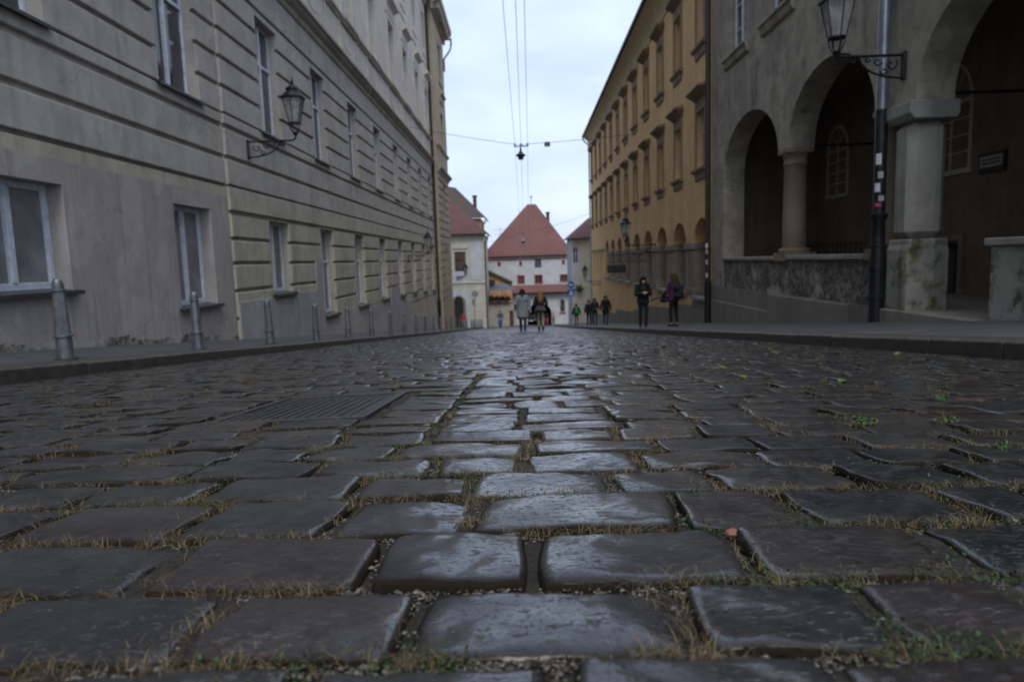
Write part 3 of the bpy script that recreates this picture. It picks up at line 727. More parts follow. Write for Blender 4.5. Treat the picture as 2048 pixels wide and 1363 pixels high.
# windows
for a, b_ in upA: window(LP, PA, (a+b_)/2, b_-a, 4.13, 7.2, glass='glass')
for a, b_, z0, z1 in loA: window(LP, PA, (a+b_)/2, b_-a, z0, z1, glass='frost', transom=0, fw=.1, sd=.12, sh=.07)
proto = None
def repeat(first, P, items):
    """first = a window part; copies of it with its sub-parts at other (u,z)"""
    t = tree_of(first)
    for u, z in items:
        c = copy_tree(first, first.parent, t); c.location = P(u, 0, z)
w0 = window(LP, PB, wB[0]+WW/2, WW, 4.13, 7.2, glass='glass'); repeat(w0, PB, [(a+WW/2, 4.13) for a in wB[1:]])
window(LP, PB, wB[0]+WW/2, WW, loz[0], 1.74, glass='frost', transom=0, fw=.1, sd=.12, sh=.09)
for a, z in zip(wB[1:], loz[1:]): window(LP, PB, a+WW/2, WW, z, 1.74, glass='frost', transom=.62, fw=.1, sd=.12, sh=.09)
w1 = window(LP, PB, wB[0]+WW/2, WW, 10.55, 13.85, sill=None); repeat(w1, PB, [(a+WW/2, 10.55) for a in wB[1:]])
w2 = window(LP, PB, wB[0]+WW/2, WW-.2, 16.9, 19.8, sill=None); repeat(w2, PB, [(a+WW/2, 16.9) for a in wB[1:]])
for a, b_ in upA[1:]: window(LP, PA, (a+b_)/2, b_-a, 10.55, 13.85, sill=None)
# projecting far bay
fw_ = [(61.2, 62.7, -1.4, 1.7), (61.2, 62.7, 4.13, 7.2), (61.3, 63.2, 10.5, 13.4), (61.3, 63.2, 16.2, 19.3)]
GF = [-6.1+.67*i for i in range(21)]
mb = MB(); facade(mb, PF, 57.45, 65.9, -9.5, 7.85, fw_, [g for g in GF if -3.2 < g < 7.4], T=.55); part('bay_wall', mb, 'far_l', LP)
mb = MB(); facade(mb, PF, 57.45, 65.9, 7.85, 21.5, fw_, T=.55); part('bay_wall', mb, 'far_l', LP)
mb = MB(); mb.box(*[c for ax in range(3) for c in (PF(57.45, -6, -9.5)[ax], PF(65.9, -.56, 21.4)[ax])]); part('end_wall', mb, 'far_l', LP)
mb = MB(); trim(mb, PF, 57.3, 66.2, [(d, z-.45) for d, z in CORN]); trim(mb, PF, 57.3, 66.1, [(d, z-.25) for d, z in STR]); part('cornice', mb, 'trim_l', LP)
mb = MB(); trim(mb, PF, 57.2, 66.8, [(d, z-.2) for d, z in EAV])
for i in range(14): pbox(mb, PF, 57.6+.62*i, 57.85+.62*i, .1, .68, 20.75, 21.25)
part('eave', mb, 'trim_l', LP)
mb = MB()
for z in (14.9, ): trim(mb, PF, 60.95, 63.55, [(-.01, z-.6), (.1, z-.6), (.12, z-.1), (.34, z), (.34, z+.14), (-.01, z+.35)])
pbox(mb, PF, 61.1, 63.4, -.01, .12, 15.85, 16.2); part('window_hood', mb, 'far_l', LP)
for a, b_, z0, z1 in fw_: window(LP, PF, (a+b_)/2, b_-a, z0, z1, frame='pale_paint' if z0 > 3 else 'brown_paint', sill=None)
mb = MB(); mb.tube([PB(57.32, .16, z) for z in (22, 10, 2, -2.8)], .095, 10); part('downpipe', mb, 'brown_pipe', LP, smooth=True)
mb = MB(); mb.tube([PB(57.32, .16, z) for z in (-2.82, -5.6)], .13, 10)
for z in (-2.85, -3.6): mb.lathe([(.15, 0), (.15, .1)], PB(57.32, .16, z), 12)
part('downpipe_foot', mb, 'iron', LP, smooth=True)
mb = MB(); mb.tube([PF(66.75, .7, 21.2), PF(66.8, .72, 20.7), PF(66.65, .62, 20.1), PF(66.2, .3, 19.5), PF(65.95, .07, 19.1), PF(65.95, .07, 18)], .09, 8); part('gutter_elbow', mb, 'iron_grey', LP, smooth=True)
mb = MB(); mb.box(*[c for ax in range(3) for c in (PA(-8, -8, 21.9)[ax], PF(65.9, -.7, 22.2)[ax])]); part('roof', mb, 'roof_brown', LP)

# ================================================================== GREY ARCADE HOUSE (right, near)
GH = thing('arcade_house', 'dirty grey house with a dark round-arched arcade and parapet at the right pavement', 'building', (7.0, 24.9, -2.2))
PG = lambda u, d, z: (7.0-d-GH.location.x, u-GH.location.y, z-GH.location.z)
ARC = [(10.30, 2.08, 2.94, 1.62), (15.9, 2.16, 3.02, 1.62), (21.12, 2.40, 3.02, 1.55)]
T_ = .68
mb = MB(); arch_wall(mb, PG, 4.0, 24.9, -.74, 5.4, ARC, T_, (-.74, 2.94, 3.03))
part('arcade_wall', mb, 'grey_wall', GH)
mb = MB(); facade(mb, PG, 4.0, 24.9, 5.4, 12.5, [(21.45, 23.0, 6.65, 9.6), (18.1, 19.55, 6.65, 9.6)], T=T_); part('wall', mb, 'grey_wall', GH)
for u in (22.22, 18.82):
    w = window(GH, PG, u, 1.5 if u > 20 else 1.45, 6.65, 9.6, d=-.2, frame='white_paint', sill=None, bars=3)
    s_ = MB(); trim(s_, lambda a, d, z: tuple(Vector(PG(u+a, d, 6.65+z))-Vector(PG(u, 0, 6.65))), -1.12, 1.12, [(-.15, -.02), (.18, -.02), (.18, -.09), (.12, -.12), (.09, -.28), (.05, -.33), (-.02, -.33)]); part('sill', s_, 'grey_wall', w)
# parapets between the columns
mb = MB(); pbox(mb, PG, 18.45, 24.9, -.5, -.02, -4, .16); pbox(mb, PG, 13.05, 18.45, -.5, -.022, -3.4, .18); part('parapet', mb, 'rubble', GH)
mb = MB(); pbox(mb, PG, 18.75, 23.6, -.56, .05, .165, .27); pbox(mb, PG, 14.0, 18.4, -.56, .052, .185, .30); part('coping', mb, 'coping', GH, bevel=.02)
mb = MB(); pbox(mb, PG, 19.12, 24.88, -.03, .06, -4, -1.25); pbox(mb, PG, 14.55, 19.12, -.03, .085, -3.5, -.76); part('skirting', mb, 'concrete', GH, bevel=.02)
mb = MB(); pbox(mb, PG, 23.53, 24.88, -.5, .012, -3.9, 3.0); part('corner_pier', mb, 'grey_wall', GH)
# far entrance parapet to the right
mb = MB(); pbox(mb, PG, 4.0, 10.36, -.62, -.06, -2.5, .38); part('entrance_parapet', mb, 'mossy_pier', GH, bevel=.02)
mb = MB(); pbox(mb, PG, 4.0, 10.44, -.68, .0, .385, .50); part('coping', mb, 'coping', GH, bevel=.02)
# round column
def column(name, u, d, z0, z1, r, mat):
    c = PG(u, d, 0); zz = lambda z: z-GH.location.z
    mb = MB(); H_ = z1-z0
    mb.lathe([(r*1.02, zz(z0+.24)), (r*1.05, zz(z0+H_*.35)), (r*.94, zz(z1-.42)), (r*1.0, zz(z1-.40)), (r*1.06, zz(z1-.36)), (r*.98, zz(z1-.33)), (r*.98, zz(z1-.22)), (r*1.06, zz(z1-.2)), (r*1.15, zz(z1-.1))], (c[0], c[1], 0), 28)
    o = part(name, mb, mat, GH, smooth=True)
    b2 = MB(); b2.lathe([(r*1.35, zz(z0+.12)), (r*1.38, zz(z0+.17)), (r*1.2, zz(z0+.235))], (c[0], c[1], 0), 28); b2.box(c[0]-r*1.4, c[0]+r*1.4, c[1]-r*1.4, c[1]+r*1.4, zz(z0-.1), zz(z0+.118)); part('column_base', b2, mat, o, smooth=True)
    k = MB(); k.box(c[0]-r*1.2, c[0]+r*1.2, c[1]-r*1.18, c[1]+r*1.18, zz(z1-.098), zz(z1+.03)); part('capital', k, mat, o, bevel=.02)
column('column', 18.39, -.34, .25, 3.02, .29, 'warm_stone')
column('column', 13.55, -.34, .28, 3.02, .27, 'warm_stone')
# square pier in front
mb = MB(); P_ = PG
pbox(mb, P_, 12.42, 13.02, -.66, .02, .55, 2.62)
po_ = part('pier', mb, 'pier', GH, bevel=.13); po_.modifiers['bevel'].segments = 1
mb = MB(); mb.extrude([(-.70, -1.2), (.05, -1.2), (.05, .36), (.02, .45), (.02, .55), (-.67, .55), (-.67, .45), (-.70, .36)], lambda d, z, t: P_(t, d, z), 12.37, 13.07); part('pier_base', mb, 'mossy_pier', GH, bevel=.03)
mb = MB(); mb.extrude([(-.70, 2.62), (.04, 2.62), (.13, 2.72), (.13, 2.93), (-.74, 2.93), (-.74, 2.72)], lambda d, z, t: P_(t, d, z), 12.28, 13.12); part('capital', mb, 'coping', GH, bevel=.02)
# interior
mb = MB(); pbox(mb, PG, 4, 24.9, -3.55, .02, -3.5, -.74); part('arcade_floor', mb, 'concrete', GH)
mb = MB(); pbox(mb, PG, 10.36, 13.08, -.1, .16, -2.6, -.735); part('entrance_step', mb, 'concrete', GH, bevel=.02)
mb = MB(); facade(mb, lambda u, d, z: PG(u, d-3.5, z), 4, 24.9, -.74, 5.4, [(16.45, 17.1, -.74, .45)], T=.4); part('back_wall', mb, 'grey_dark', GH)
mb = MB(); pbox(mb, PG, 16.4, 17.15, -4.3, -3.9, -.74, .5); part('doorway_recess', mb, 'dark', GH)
mb = MB(); pbox(mb, PG, 16.3, 16.43, -3.52, -3.42, -.74, .52); pbox(mb, PG, 17.12, 17.25, -3.52, -3.42, -.74, .52); pbox(mb, PG, 16.3, 17.25, -3.52, -3.42, .525, .66); part('doorway_surround', mb, 'stone', GH)
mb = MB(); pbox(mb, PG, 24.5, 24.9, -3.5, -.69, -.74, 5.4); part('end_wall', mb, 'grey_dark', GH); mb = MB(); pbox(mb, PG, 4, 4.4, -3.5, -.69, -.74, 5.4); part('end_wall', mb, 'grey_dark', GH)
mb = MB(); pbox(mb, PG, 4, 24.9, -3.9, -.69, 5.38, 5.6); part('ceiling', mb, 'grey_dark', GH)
mb = MB(); pbox(mb, PG, 4, 24.9, -8, .35, 12.5, 12.8); part('roof', mb, 'roof_brown', GH)
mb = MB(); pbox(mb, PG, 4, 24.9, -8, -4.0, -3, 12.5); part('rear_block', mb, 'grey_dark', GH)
def arched_window(u, w, z0, zs, top, d=-3.46):
    f = MB(); g = MB(); hw = w/2; fwd = .11
    out = arch_pts(u, hw, zs, top-zs, 16); inn = arch_pts(u, hw-fwd, zs, top-zs-fwd, 16)
    loop_o = [(u-hw, z0)]+out+[(u+hw, z0)]; loop_i = [(u-hw+fwd, z0)]+inn+[(u+hw-fwd, z0)]
    for (a, b_, c, e) in zip(loop_o, loop_o[1:], loop_i[1:], loop_i):
        f.quad(PG(a[0], d, a[1]), PG(b_[0], d, b_[1]), PG(c[0], d, c[1]), PG(e[0], d, e[1]))
        f.quad(PG(a[0], d-.06, a[1]), PG(b_[0], d-.06, b_[1]), PG(b_[0], d, b_[1]), PG(a[0], d, a[1]))
        f.quad(PG(e[0], d-.06, e[1]), PG(c[0], d-.06, c[1]), PG(c[0], d, c[1]), PG(e[0], d, e[1]))
    pbox(f, PG, u-hw-.03, u+hw+.03, d-.06, d+.03, z0-.12, z0); pbox(f, PG, u-.035, u+.035, d-.05, d-.01, z0, zs)
    pbox(f, PG, u-hw+fwd, u+hw-fwd, d-.05, d-.012, zs-.035, zs+.035)
    for k in (1, 2, 3): 
        zz = z0+(zs-z0)*k/4; pbox(f, PG, u-hw+fwd, u-.035, d-.05, d-.015, zz-.018, zz+.018); pbox(f, PG, u+.035, u+hw-fwd, d-.05, d-.015, zz-.018, zz+.018)
    for t in (math.radians(55), math.radians(90), math.radians(125)):
        f.tube([PG(u+.02*math.cos(t), d-.03, zs+.02*math.sin(t)), PG(u+(hw-fwd)*math.cos(t), d-.03, zs+(top-zs-fwd)*math.sin(t))], .018, 5)
    fo = part('arched_window', f, 'pale_paint', GH)
    pts = [(u-hw+.03, z0)]+arch_pts(u, hw-.03, zs, top-zs-.03, 16)+[(u+hw-.03, z0)]
    g.poly([PG(a, d-.055, z) for a, z in pts]); part('pane', g, 'grey_glass', fo)
arched_window(22.85, 1.5, 2.2, 3.6, 4.4); arched_window(16.95, 1.55, 2.2, 3.75, 4.68)
for u in (18.39, 12.75):
    mb = MB(); mb.tube([PG(u, -.5, 3.12), PG(u, -3.5, 3.12)], .028, 8); part('tie_rod', mb, 'iron', GH)
# downpipe with stickers
dp = MB(); dp.tube([PG(13.17, .16, z) for z in (12.4, 6, 2.95)], .105, 14); part('downpipe', dp, 'zinc', GH, smooth=True)
dp = MB(); dp.tube([PG(13.17, .16, z) for z in (2.95, 2, 1.05)], .107, 14)
dpo = part('downpipe_lower', dp, 'iron', GH, smooth=True)
mb = MB(); c = PG(13.17, .16, 0); zz = lambda z: z-GH.location.z
mb.lathe([(.135, zz(-1.1)), (.135, zz(-.55)), (.16, zz(-.545)), (.16, zz(-.49)), (.14, zz(-.485)), (.145, zz(.0)), (.165, zz(.005)), (.165, zz(.05)), (.14, zz(.055)), (.13, zz(.42)), (.16, zz(.425)), (.16, zz(.47)), (.125, zz(.48)), (.11, zz(.92)), (.155, zz(.98)), (.165, zz(1.04)), (.125, zz(1.06))], (c[0], c[1], 0), 18)
part('downpipe_foot', mb, 'iron', GH, smooth=True)
for z, h, mt, a0 in ((1.95, .2, 'sign_white', 3.5), (1.7, .12, 'plaque', 3.9), (1.45, .16, 'sign_white', 3.4), (2.35, .18, 'black_board', 3.9), (1.28, .1, 'plaque', 4.1), (1.18, .07, 'pink_cloth', 3.6), (2.7, .12, 'black_board', 3.5)):
    mb = MB(); n = 6
    for i in range(n):
        t0 = a0+.9*i/n; t1 = a0+.9*(i+1)/n; rr = .111
        mb.quad(*[(c[0]+rr*math.cos(t), c[1]+rr*math.sin(t), zz(q)) for t, q in ((t0, z), (t1, z), (t1, z+h), (t0, z+h))])
    part('sticker', mb, mt, dpo)
# plaque and iron railing in the arcade
pq = thing('wall_plaque', 'pale two-line plaque on a black board on the dark arcade back wall', 'plaque', (10.5, 15.45, 2.2))
mb = MB(); mb.box(-.05, .0, -.42, .42, -.22, .22); part('backing_board', mb, 'black_board', pq)
mb = MB(); mb.box(-.075, -.051, -.36, .34, -.1, .14); part('nameplate', mb, 'plaque', pq)
for zz_ in (.06, -.02):
    mb = MB(); yy = -.30
    while yy < .26: w_ = random.uniform(.03, .07); mb.box(-.078, -.074, yy, yy+w_, zz_-.02, zz_+.02); yy += w_+.015
    part('lettering', mb, 'black_board', pq)
rl = thing('iron_railing', 'dark iron railing inside the farthest grey arch', 'railing', (9.6, 21.6, -.74))
mb = MB()
for i in range(16): mb.tube([(0, -2.2+.29*i, 0), (0, -2.2+.29*i, 1.35)], .014, 6)
for z in (.1, 1.3): mb.tube([(0, -2.25, z), (0, 2.2, z)], .02, 6)
part('bars', mb, 'iron', rl)

# ================================================================== YELLOW ARCADED BUILDING
YA = -.013
YB = thing('arcaded_building', 'ochre yellow building with rows of hooded windows over a ground-floor arcade', 'building', (7.0, 24.95, -2.3), YA)
PY = lambda u, d, z: (-d, u, z-YB.location.z)
YL = 46.4; pitch = 3.9
wy = [1.55+pitch*i for i in range(12)]
ya = [(1.45+3.9*i, 1.28, .86, .92) for i in range(9)]
holes = [(u-.62, u+.62, 3.62, 5.75) for u in wy]+[(u-.62, u+.62, 8.1, 10.35) for u in wy]
mb = MB(); facade(mb, PY, 0, YL, 2.4, 12.0, holes, T=.5); part('wall', mb, 'yellow', YB)
mb = MB(); arch_wall(mb, PY, 0, 34.6, -1.25, 2.4, ya, .9); facade(mb, PY, 34.6, YL, -1.25, 2.4, [(37+2.9*i, 37.9+2.9*i, -1.25, .75) for i in range(3)], T=.9); part('arcade_wall', mb, 'yellow', YB)
mb = MB(); facade(mb, PY, 0, YL, -10, -1.25, [(31.2, 32.1, -8, -3.4)], T=.9); part('base_wall', mb, 'yellow', YB)
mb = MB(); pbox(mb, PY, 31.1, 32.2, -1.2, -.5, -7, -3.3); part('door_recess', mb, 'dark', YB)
mb = MB(); us = [0, 2.9, 6.6, 7.4, 15.4, 18.5, 27., 34.5, YL-.02]
for i, (a, b_) in enumerate(zip(us, us[1:])):
    mb = MB(); n = 0; za = base_z(24.95+a)+1.0-.03*(i % 2); zb = za-(b_-a)*SL*.55; d = .035
    mb.v += [PY(p, q, z) for p, q, z in ((a, -.02, -10), (b_, -.02, -10), (b_, -.02, zb), (a, -.02, za), (a, d, -10), (b_, d, -10), (b_, d, zb), (a, d, za))]
    for q in ((4, 5, 6, 7), (3, 7, 6, 2), (0, 4, 7, 3), (1, 2, 6, 5)): mb.f.append(tuple(n+k for k in q))
    part('plinth', mb, 'concrete', YB)
mb = MB()
for u, hw, zs, rs in ya:
    mb = MB(); pbox(mb, PY, u-hw-.08, u+hw+.08, -.3, .14, -1.36, -1.24); part('arcade_sill', mb, 'coping', YB, bevel=.015)
mb = MB()
for i in range(8):
    mb = MB(); a = ya[i][0]+ya[i][1]; b_ = ya[i+1][0]-ya[i+1][1]; pbox(mb, PY, a-.025, b_+.025, -.92, .024, -1.235, .60); pbox(mb, PY, a-.09, b_+.09, -.93, .085, .605, .87); pbox(mb, PY, a-.07, b_+.07, -.91, .05, -1.236, -.95); part('arcade_pillar', mb, 'stone', YB, bevel=.02)
mb = MB(); pbox(mb, PY, .02, ya[0][0]-1.28+.09, -.93, .085, .605, .87)
part('arcade_pillar', mb, 'stone', YB, bevel=.02)
mb = MB(); pbox(mb, PY, 34.5, YL, -.02, .12, 1.0, 1.16); part('ledge', mb, 'coping', YB)
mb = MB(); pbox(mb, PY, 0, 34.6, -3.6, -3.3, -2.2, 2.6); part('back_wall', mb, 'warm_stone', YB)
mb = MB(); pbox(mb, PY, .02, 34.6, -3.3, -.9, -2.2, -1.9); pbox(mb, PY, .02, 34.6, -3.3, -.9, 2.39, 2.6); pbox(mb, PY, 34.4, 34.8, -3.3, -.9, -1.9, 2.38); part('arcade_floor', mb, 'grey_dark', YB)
# eave with cove, gutter, roof
mb = MB(); trim(mb, PY, 0.02, YL, [(-.02, 11.35), (.05, 11.35), (.07, 11.5), (.04, 11.52), (.08, 11.75), (.22, 12.1), (.45, 12.38), (.62, 12.48), (.62, 12.62), (-.02, 12.62)]); part('cove', mb, 'cove', YB, smooth=True)
mb = MB(); mb.tube([PY(-.0, .70, 12.62), PY(YL+.2, .70, 12.62)], .10, 10); part('gutter', mb, 'brown_pipe', YB, smooth=True)
mb = MB(); mb.quad(PY(0, .68, 12.68), PY(YL+.1, .68, 12.68), PY(YL+.1, -6, 15.6), PY(0, -6, 15.6)); mb.quad(PY(0, .68, 12.63), PY(YL+.1, .68, 12.63), PY(YL+.1, -6, 15.5), PY(0, -6, 15.5)); part('roof', mb, 'roof_brown', YB)
mb = MB(); mb.box(.52, 9, YL-.4, YL-.05, -10+2.3, 12.+2.3); part('end_wall', mb, 'yellow', YB); mb = MB(); mb.box(.9, 9, .0, .3, 4.6, 12.+2.3); part('end_wall', mb, 'yellow', YB)
# windows with surround, hood and apron sill
def ywin(u, z0, z1):
    w = window(YB, PY, u, 1.24, z0, z1, d=-.22, frame='pale_paint', glass='grey_glass', sill=None, fw=.07)
    c = Vector(PY(u, 0, z0)); Q = lambda a, d, z: tuple(Vector(PY(u+a, d, z0+z))-c); h = z1-z0
    s_ = MB(); 
    for a, b_ in ((-.80, -.624), (.624, .80)): pbox(s_, Q, a, b_, -.01, .05, -.0, h+.16)
    pbox(s_, Q, -.623, .623, -.01, .05, h+.002, h+.16); part('surround', s_, 'yel_trim', w, bevel=.01)
    s_ = MB(); trim(s_, Q, -.92, .92, [(-.01, -.13), (.15, -.13), (.19, -.06), (.19, -.003), (-.2, -.003)]); trim(s_, Q, -.74, .74, [(-.01, -.42), (.04, -.42), (.07, -.36), (.07, -.28), (.10, -.14), (-.01, -.14)]); part('sill', s_, 'yel_trim', w)
    s_ = MB(); n = 0
    trim(s_, Q, -.74, .74, [(-.01, h+.165), (.05, h+.165), (.05, h+.42), (-.01, h+.42)])
    for i in range(5):
        e = .76+.05*i; z_ = h+.42+.055*i; d_ = .09+.055*i; pbox(s_, Q, -e, e, -.01, d_, z_+.0005, z_+.055)
    trim(s_, Q, -1.02, 1.02, [(-.01, h+.696), (.36, h+.696), (.36, h+.76), (-.01, h+.86)]); part('hood', s_, 'yel_trim', w)
    return w
wl = ywin(wy[0], 3.62, 5.75); repeat(wl, PY, [(u, 3.62) for u in wy[1:]])
wu = ywin(wy[0], 8.1, 10.35); repeat(wu, PY, [(u, 8.1) for u in wy[1:]])
ws = window(YB, PY, 37.45, .9, -1.25, .75, frame='pale_paint', glass='grey_glass', sill=None); repeat(ws, PY, [(37.45+2.9*i, -1.25) for i in (1, 2)])
mb = MB(); mb.tube([PY(.04, .14, z) for z in (12.5, 5, -.6)], .095, 12); dpo2 = part('downpipe', mb, 'brown_pipe', YB, smooth=True)
mb = MB(); mb.tube([PY(.04, .14, z) for z in (-.6, -3.2)], .125, 12); part('downpipe_foot', mb, 'iron', YB, smooth=True)
c = PY(.04, .14, 0)
for z, mt in ((.62, 'sign_white'), (.40, 'plaque'), (.02, 'plaque'), (-.45, 'plaque')):
    mb = MB()
    for i in range(5): mb.quad(*[(c[0]+.1*math.cos(t), c[1]+.1*math.sin(t), q+2.3) for t, q in ((3.5+.2*i, z), (3.7+.2*i, z), (3.7+.2*i, z+.17), (3.5+.2*i, z+.17))])
    part('sticker', mb, mt, dpo2)
mb = MB(); mb.tube([PY(YL+.05, .7, 12.5), PY(YL+.05, .6, 12.2), PY(YL+.05, .15, 11.8), PY(YL+.05, .1, 11), PY(YL+.05, .1, -6.6)], .07, 8); part('downpipe', mb, 'zinc', YB, smooth=True)

# ================================================================== HOUSES AT THE FOOT OF THE STREET
def uvroof(name, quads, mat, root, off):
    """sloping roof faces with metre-true UVs"""
    me = bpy.data.meshes.new(name); v = []; f = []; uv = []
    for q in quads:
        n = len(v); v += [tuple(Vector(p)-Vector(off)) for p in q]; f.append(tuple(range(n, n+len(q))))
        ex = (Vector(q[1])-Vector(q[0])).normalized(); nn = ex.cross(Vector(q[2])-Vector(q[0])).normalized(); ey = nn.cross(ex)
        uv += [((Vector(p)-Vector(q[0])).dot(ex), (Vector(p)-Vector(q[0])).dot(ey)) for p in q]
    me.from_pydata(v, [], f); l = me.uv_layers.new(name='UVMap'); l.data.foreach_set('uv', [c for p in uv for c in p]); me.update()
    o = bpy.data.objects.new(name, me); COL.objects.link(o); o.parent = root; me.materials.append(M[mat])
    md = o.modifiers.new('thick', 'SOLIDIFY'); md.thickness = .12; return o
def PFr(root, y):   # frontal wall at depth y facing the viewer: u=x, d toward -y
    L = root.location; return lambda u, d, z: (u-L.x, y-d-L.y, z-L.z)
# gate tower
GT = thing('gate_tower', 'white gate house with a steep red hipped roof closing the end of the street', 'building', (1.5, 97, -9))
P = PFr(GT, 97); o3 = GT.location
hl = [(2.28, 3.2, -.76, .6), (-.12, .68, -2.85, -1.85), (2.3, 3.22, -2.92, -1.85), (5.88, 6.82, -2.78, -1.9), (-2.9, -2.6, -.35, .15), (.15, .42, -.35, .15), (6.2, 6.45, -.35, .15)]
mb = MB(); arch_wall(mb, P, -6.5, 7.6, -10, -3.1, [(2.75, 1.72, -7.2, 1.45)], 6.); facade(mb, P, -6.5, 7.6, -3.1, 1.1, hl, T=6.); part('wall', mb, 'white_wall', GT)
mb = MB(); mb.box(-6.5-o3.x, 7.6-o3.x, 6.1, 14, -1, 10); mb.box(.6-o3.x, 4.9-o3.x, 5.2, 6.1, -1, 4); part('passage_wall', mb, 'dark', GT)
uvroof('roof', [((-5.3, 96.5, .95), (7.9, 96.5, .95), (2.75, 101, 8.4), (1.5, 101, 8.4)), ((7.9, 96.5, .95), (7.9, 107, .95), (2.75, 103, 8.4), (2.75, 101, 8.4)), ((-5.3, 107, .95), (-5.3, 96.5, .95), (1.5, 101, 8.4), (1.5, 103, 8.4)), ((7.9, 107, .95), (-5.3, 107, .95), (1.5, 103, 8.4), (2.75, 103, 8.4)), ((1.5, 101, 8.4), (2.75, 101, 8.4), (2.75, 103, 8.4), (1.5, 103, 8.4))], 'roof_red', GT, o3)
mb = MB(); trim(mb, P, -6.5, 7.62, [(-.01, .42), (.06, .42), (.06, .56), (-.01, .56)]); part('red_band', mb, 'red_paint', GT)
mb = MB(); trim(mb, P, -6.5, 7.62, [(-.01, .8), (.1, .8), (.45, .98), (.45, 1.08), (-.01, 1.08)]); part('eave', mb, 'roof_brown', GT)
uvroof('lean_to_roof', [((-1.4, 96.1, -4.15), (7.3, 96.1, -4.2), (7.3, 96.98, -3.15), (-1.4, 96.98, -3.15))], 'roof_red', GT, o3)
mb = MB(); trim(mb, P, -1.4, 7.3, [(-.01, -4.45), (.6, -4.4), (.85, -4.26), (.85, -4.2), (-.01, -4.2)]); part('lean_to_eave', mb, 'grey_dark', GT)
for i, (a, b_, z0, z1) in enumerate(hl):
    sl_ = i >= 4
    w = window(GT, P, (a+b_)/2, b_-a, z0, z1, d=-.12, frame='red_paint' if i else 'iron_grey', glass='glass', sill=None, transom=0 if i else .6, mull=not sl_, fw=.06)
    if i:
        c0 = Vector(P((a+b_)/2, 0, z0)); Q = lambda u, d, z: tuple(Vector(P((a+b_)/2+u, d, z0+z))-c0); h = z1-z0; hw = (b_-a)/2; s_ = MB(); e = .13 if not sl_ else .08
        pbox(s_, Q, -hw-e, -hw, -.01, .03, -e, h+e); pbox(s_, Q, hw, hw+e, -.01, .03, -e, h+e); pbox(s_, Q, -hw, hw, -.01, .03, h, h+e); pbox(s_, Q, -hw, hw, -.01, .03, -e, 0); part('surround', s_, 'red_paint', w)
mb = MB(); pts = [(5.75, -7.0)]+arch_pts(6.05, .30, -5.6, .32, 10)+[(6.35, -7.0)]
mb.poly([P(a, .012, z) for a, z in pts]); part('niche', mb, 'dark', GT)
mb = MB(); mb.tube([P(a, .02, z) for a, z in pts], .075, 6); pbox(mb, P, 5.6, 6.5, 0, .2, -7.2, -7.04); part('niche_surround', mb, 'stone', GT)
mb = MB(); mb.lathe([(.06, 0), (.1, .35), (.16, .55), (.1, .7), (.03, .78)], P(6.05, .06, -6.8), 10); part('niche_statue', mb, 'steel_cloth', GT)
mb = MB(); mb.tube([(2.12-o3.x, 4.5, 17.3), (2.12-o3.x, 4.5, 18.5)], .045, 8); mb.lathe([(.02, 0), (.2, .14), (.02, .34)], (2.12-o3.x, 4.5, 18.35), 10); part('finial', mb, 'iron_grey', GT, smooth=True)
mb = MB(); mb.box(4.3-o3.x, 4.75-o3.x, 5, 5.5, 13.5, 16.1); mb.box(4.22-o3.x, 4.83-o3.x, 4.92, 5.58, 16.1, 16.3); part('chimney', mb, 'roof_dark', GT)
# left corner house
CH = thing('corner_house', 'cream and white house with a dark red hipped roof at the left street corner', 'building', (-8, 80, -7.4))
P = PFr(CH, 80); o3 = CH.location
hl = [(-7.45, -6.15, -.68, 1.58), (-7.75, -6.52, -8, -4.0)]
mb = MB(); facade(mb, P, -14, -3.95, -2.0, 3.55, hl[:1], T=.4); part('wall', mb, 'cream_wall', CH)
GC = [-2.5, -3.1, -3.7, -4.3, -4.9, -5.5, -6.1]
mb = MB(); facade(mb, P, -14, -3.95, -9, -2.0, [], GC, gd=.03, gh=.06, T=.4); part('lower_wall', mb, 'cream_wall', CH)
mb = MB(); pbox(mb, P, -5.55, -4.3, -.01, .05, -1.75, 2.75); pbox(mb, P, -7.9, -5.9, -.01, .028, -1.9, -.75); pbox(mb, P, -7.9, -5.85, -.01, .03, -9, -2.9); part('blank_panel', mb, 'pale_panel', CH)
mb = MB(); trim(mb, P, -14, -3.9, [(-.01, -2.12), (.1, -2.1), (.1, -1.95), (-.01, -1.9)]); trim(mb, P, -14, -3.9, [(-.01, 3.2), (.12, 3.3), (.3, 3.55), (-.01, 3.55)]); pbox(mb, P, -7.6, -5.9, -.01, .12, 1.95, 2.35); pbox(mb, P, -4.15, -3.93, -.01, .06, -9, -6.4); part('string_course', mb, 'cream_wall', CH)
window(CH, P, -6.8, 1.3, -.68, 1.58, d=-.1, frame='brown_paint', glass='grey_glass', sill=None, fw=.12)
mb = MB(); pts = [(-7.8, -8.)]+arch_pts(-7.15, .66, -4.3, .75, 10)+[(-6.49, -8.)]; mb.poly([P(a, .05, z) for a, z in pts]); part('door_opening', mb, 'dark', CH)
mb = MB(); mb.tube([P(a, .05, z) for a, z in pts], .14, 6); part('door_surround', mb, 'concrete', CH)
mb = MB(); mb.box(-14-o3.x, -3.95-o3.x, .41, 9, -1.5, 10.95); part('side_wall', mb, 'cream_wall', CH)
uvroof('roof', [((-14.5, 79.5, 3.6), (-3.45, 79.5, 3.6), (-9., 84.5, 9.0), (-14.5, 84.5, 9.0)), ((-3.45, 79.5, 3.6), (-3.45, 90, 3.6), (-9., 84.5, 9.0))], 'roof_dark', CH, o3)
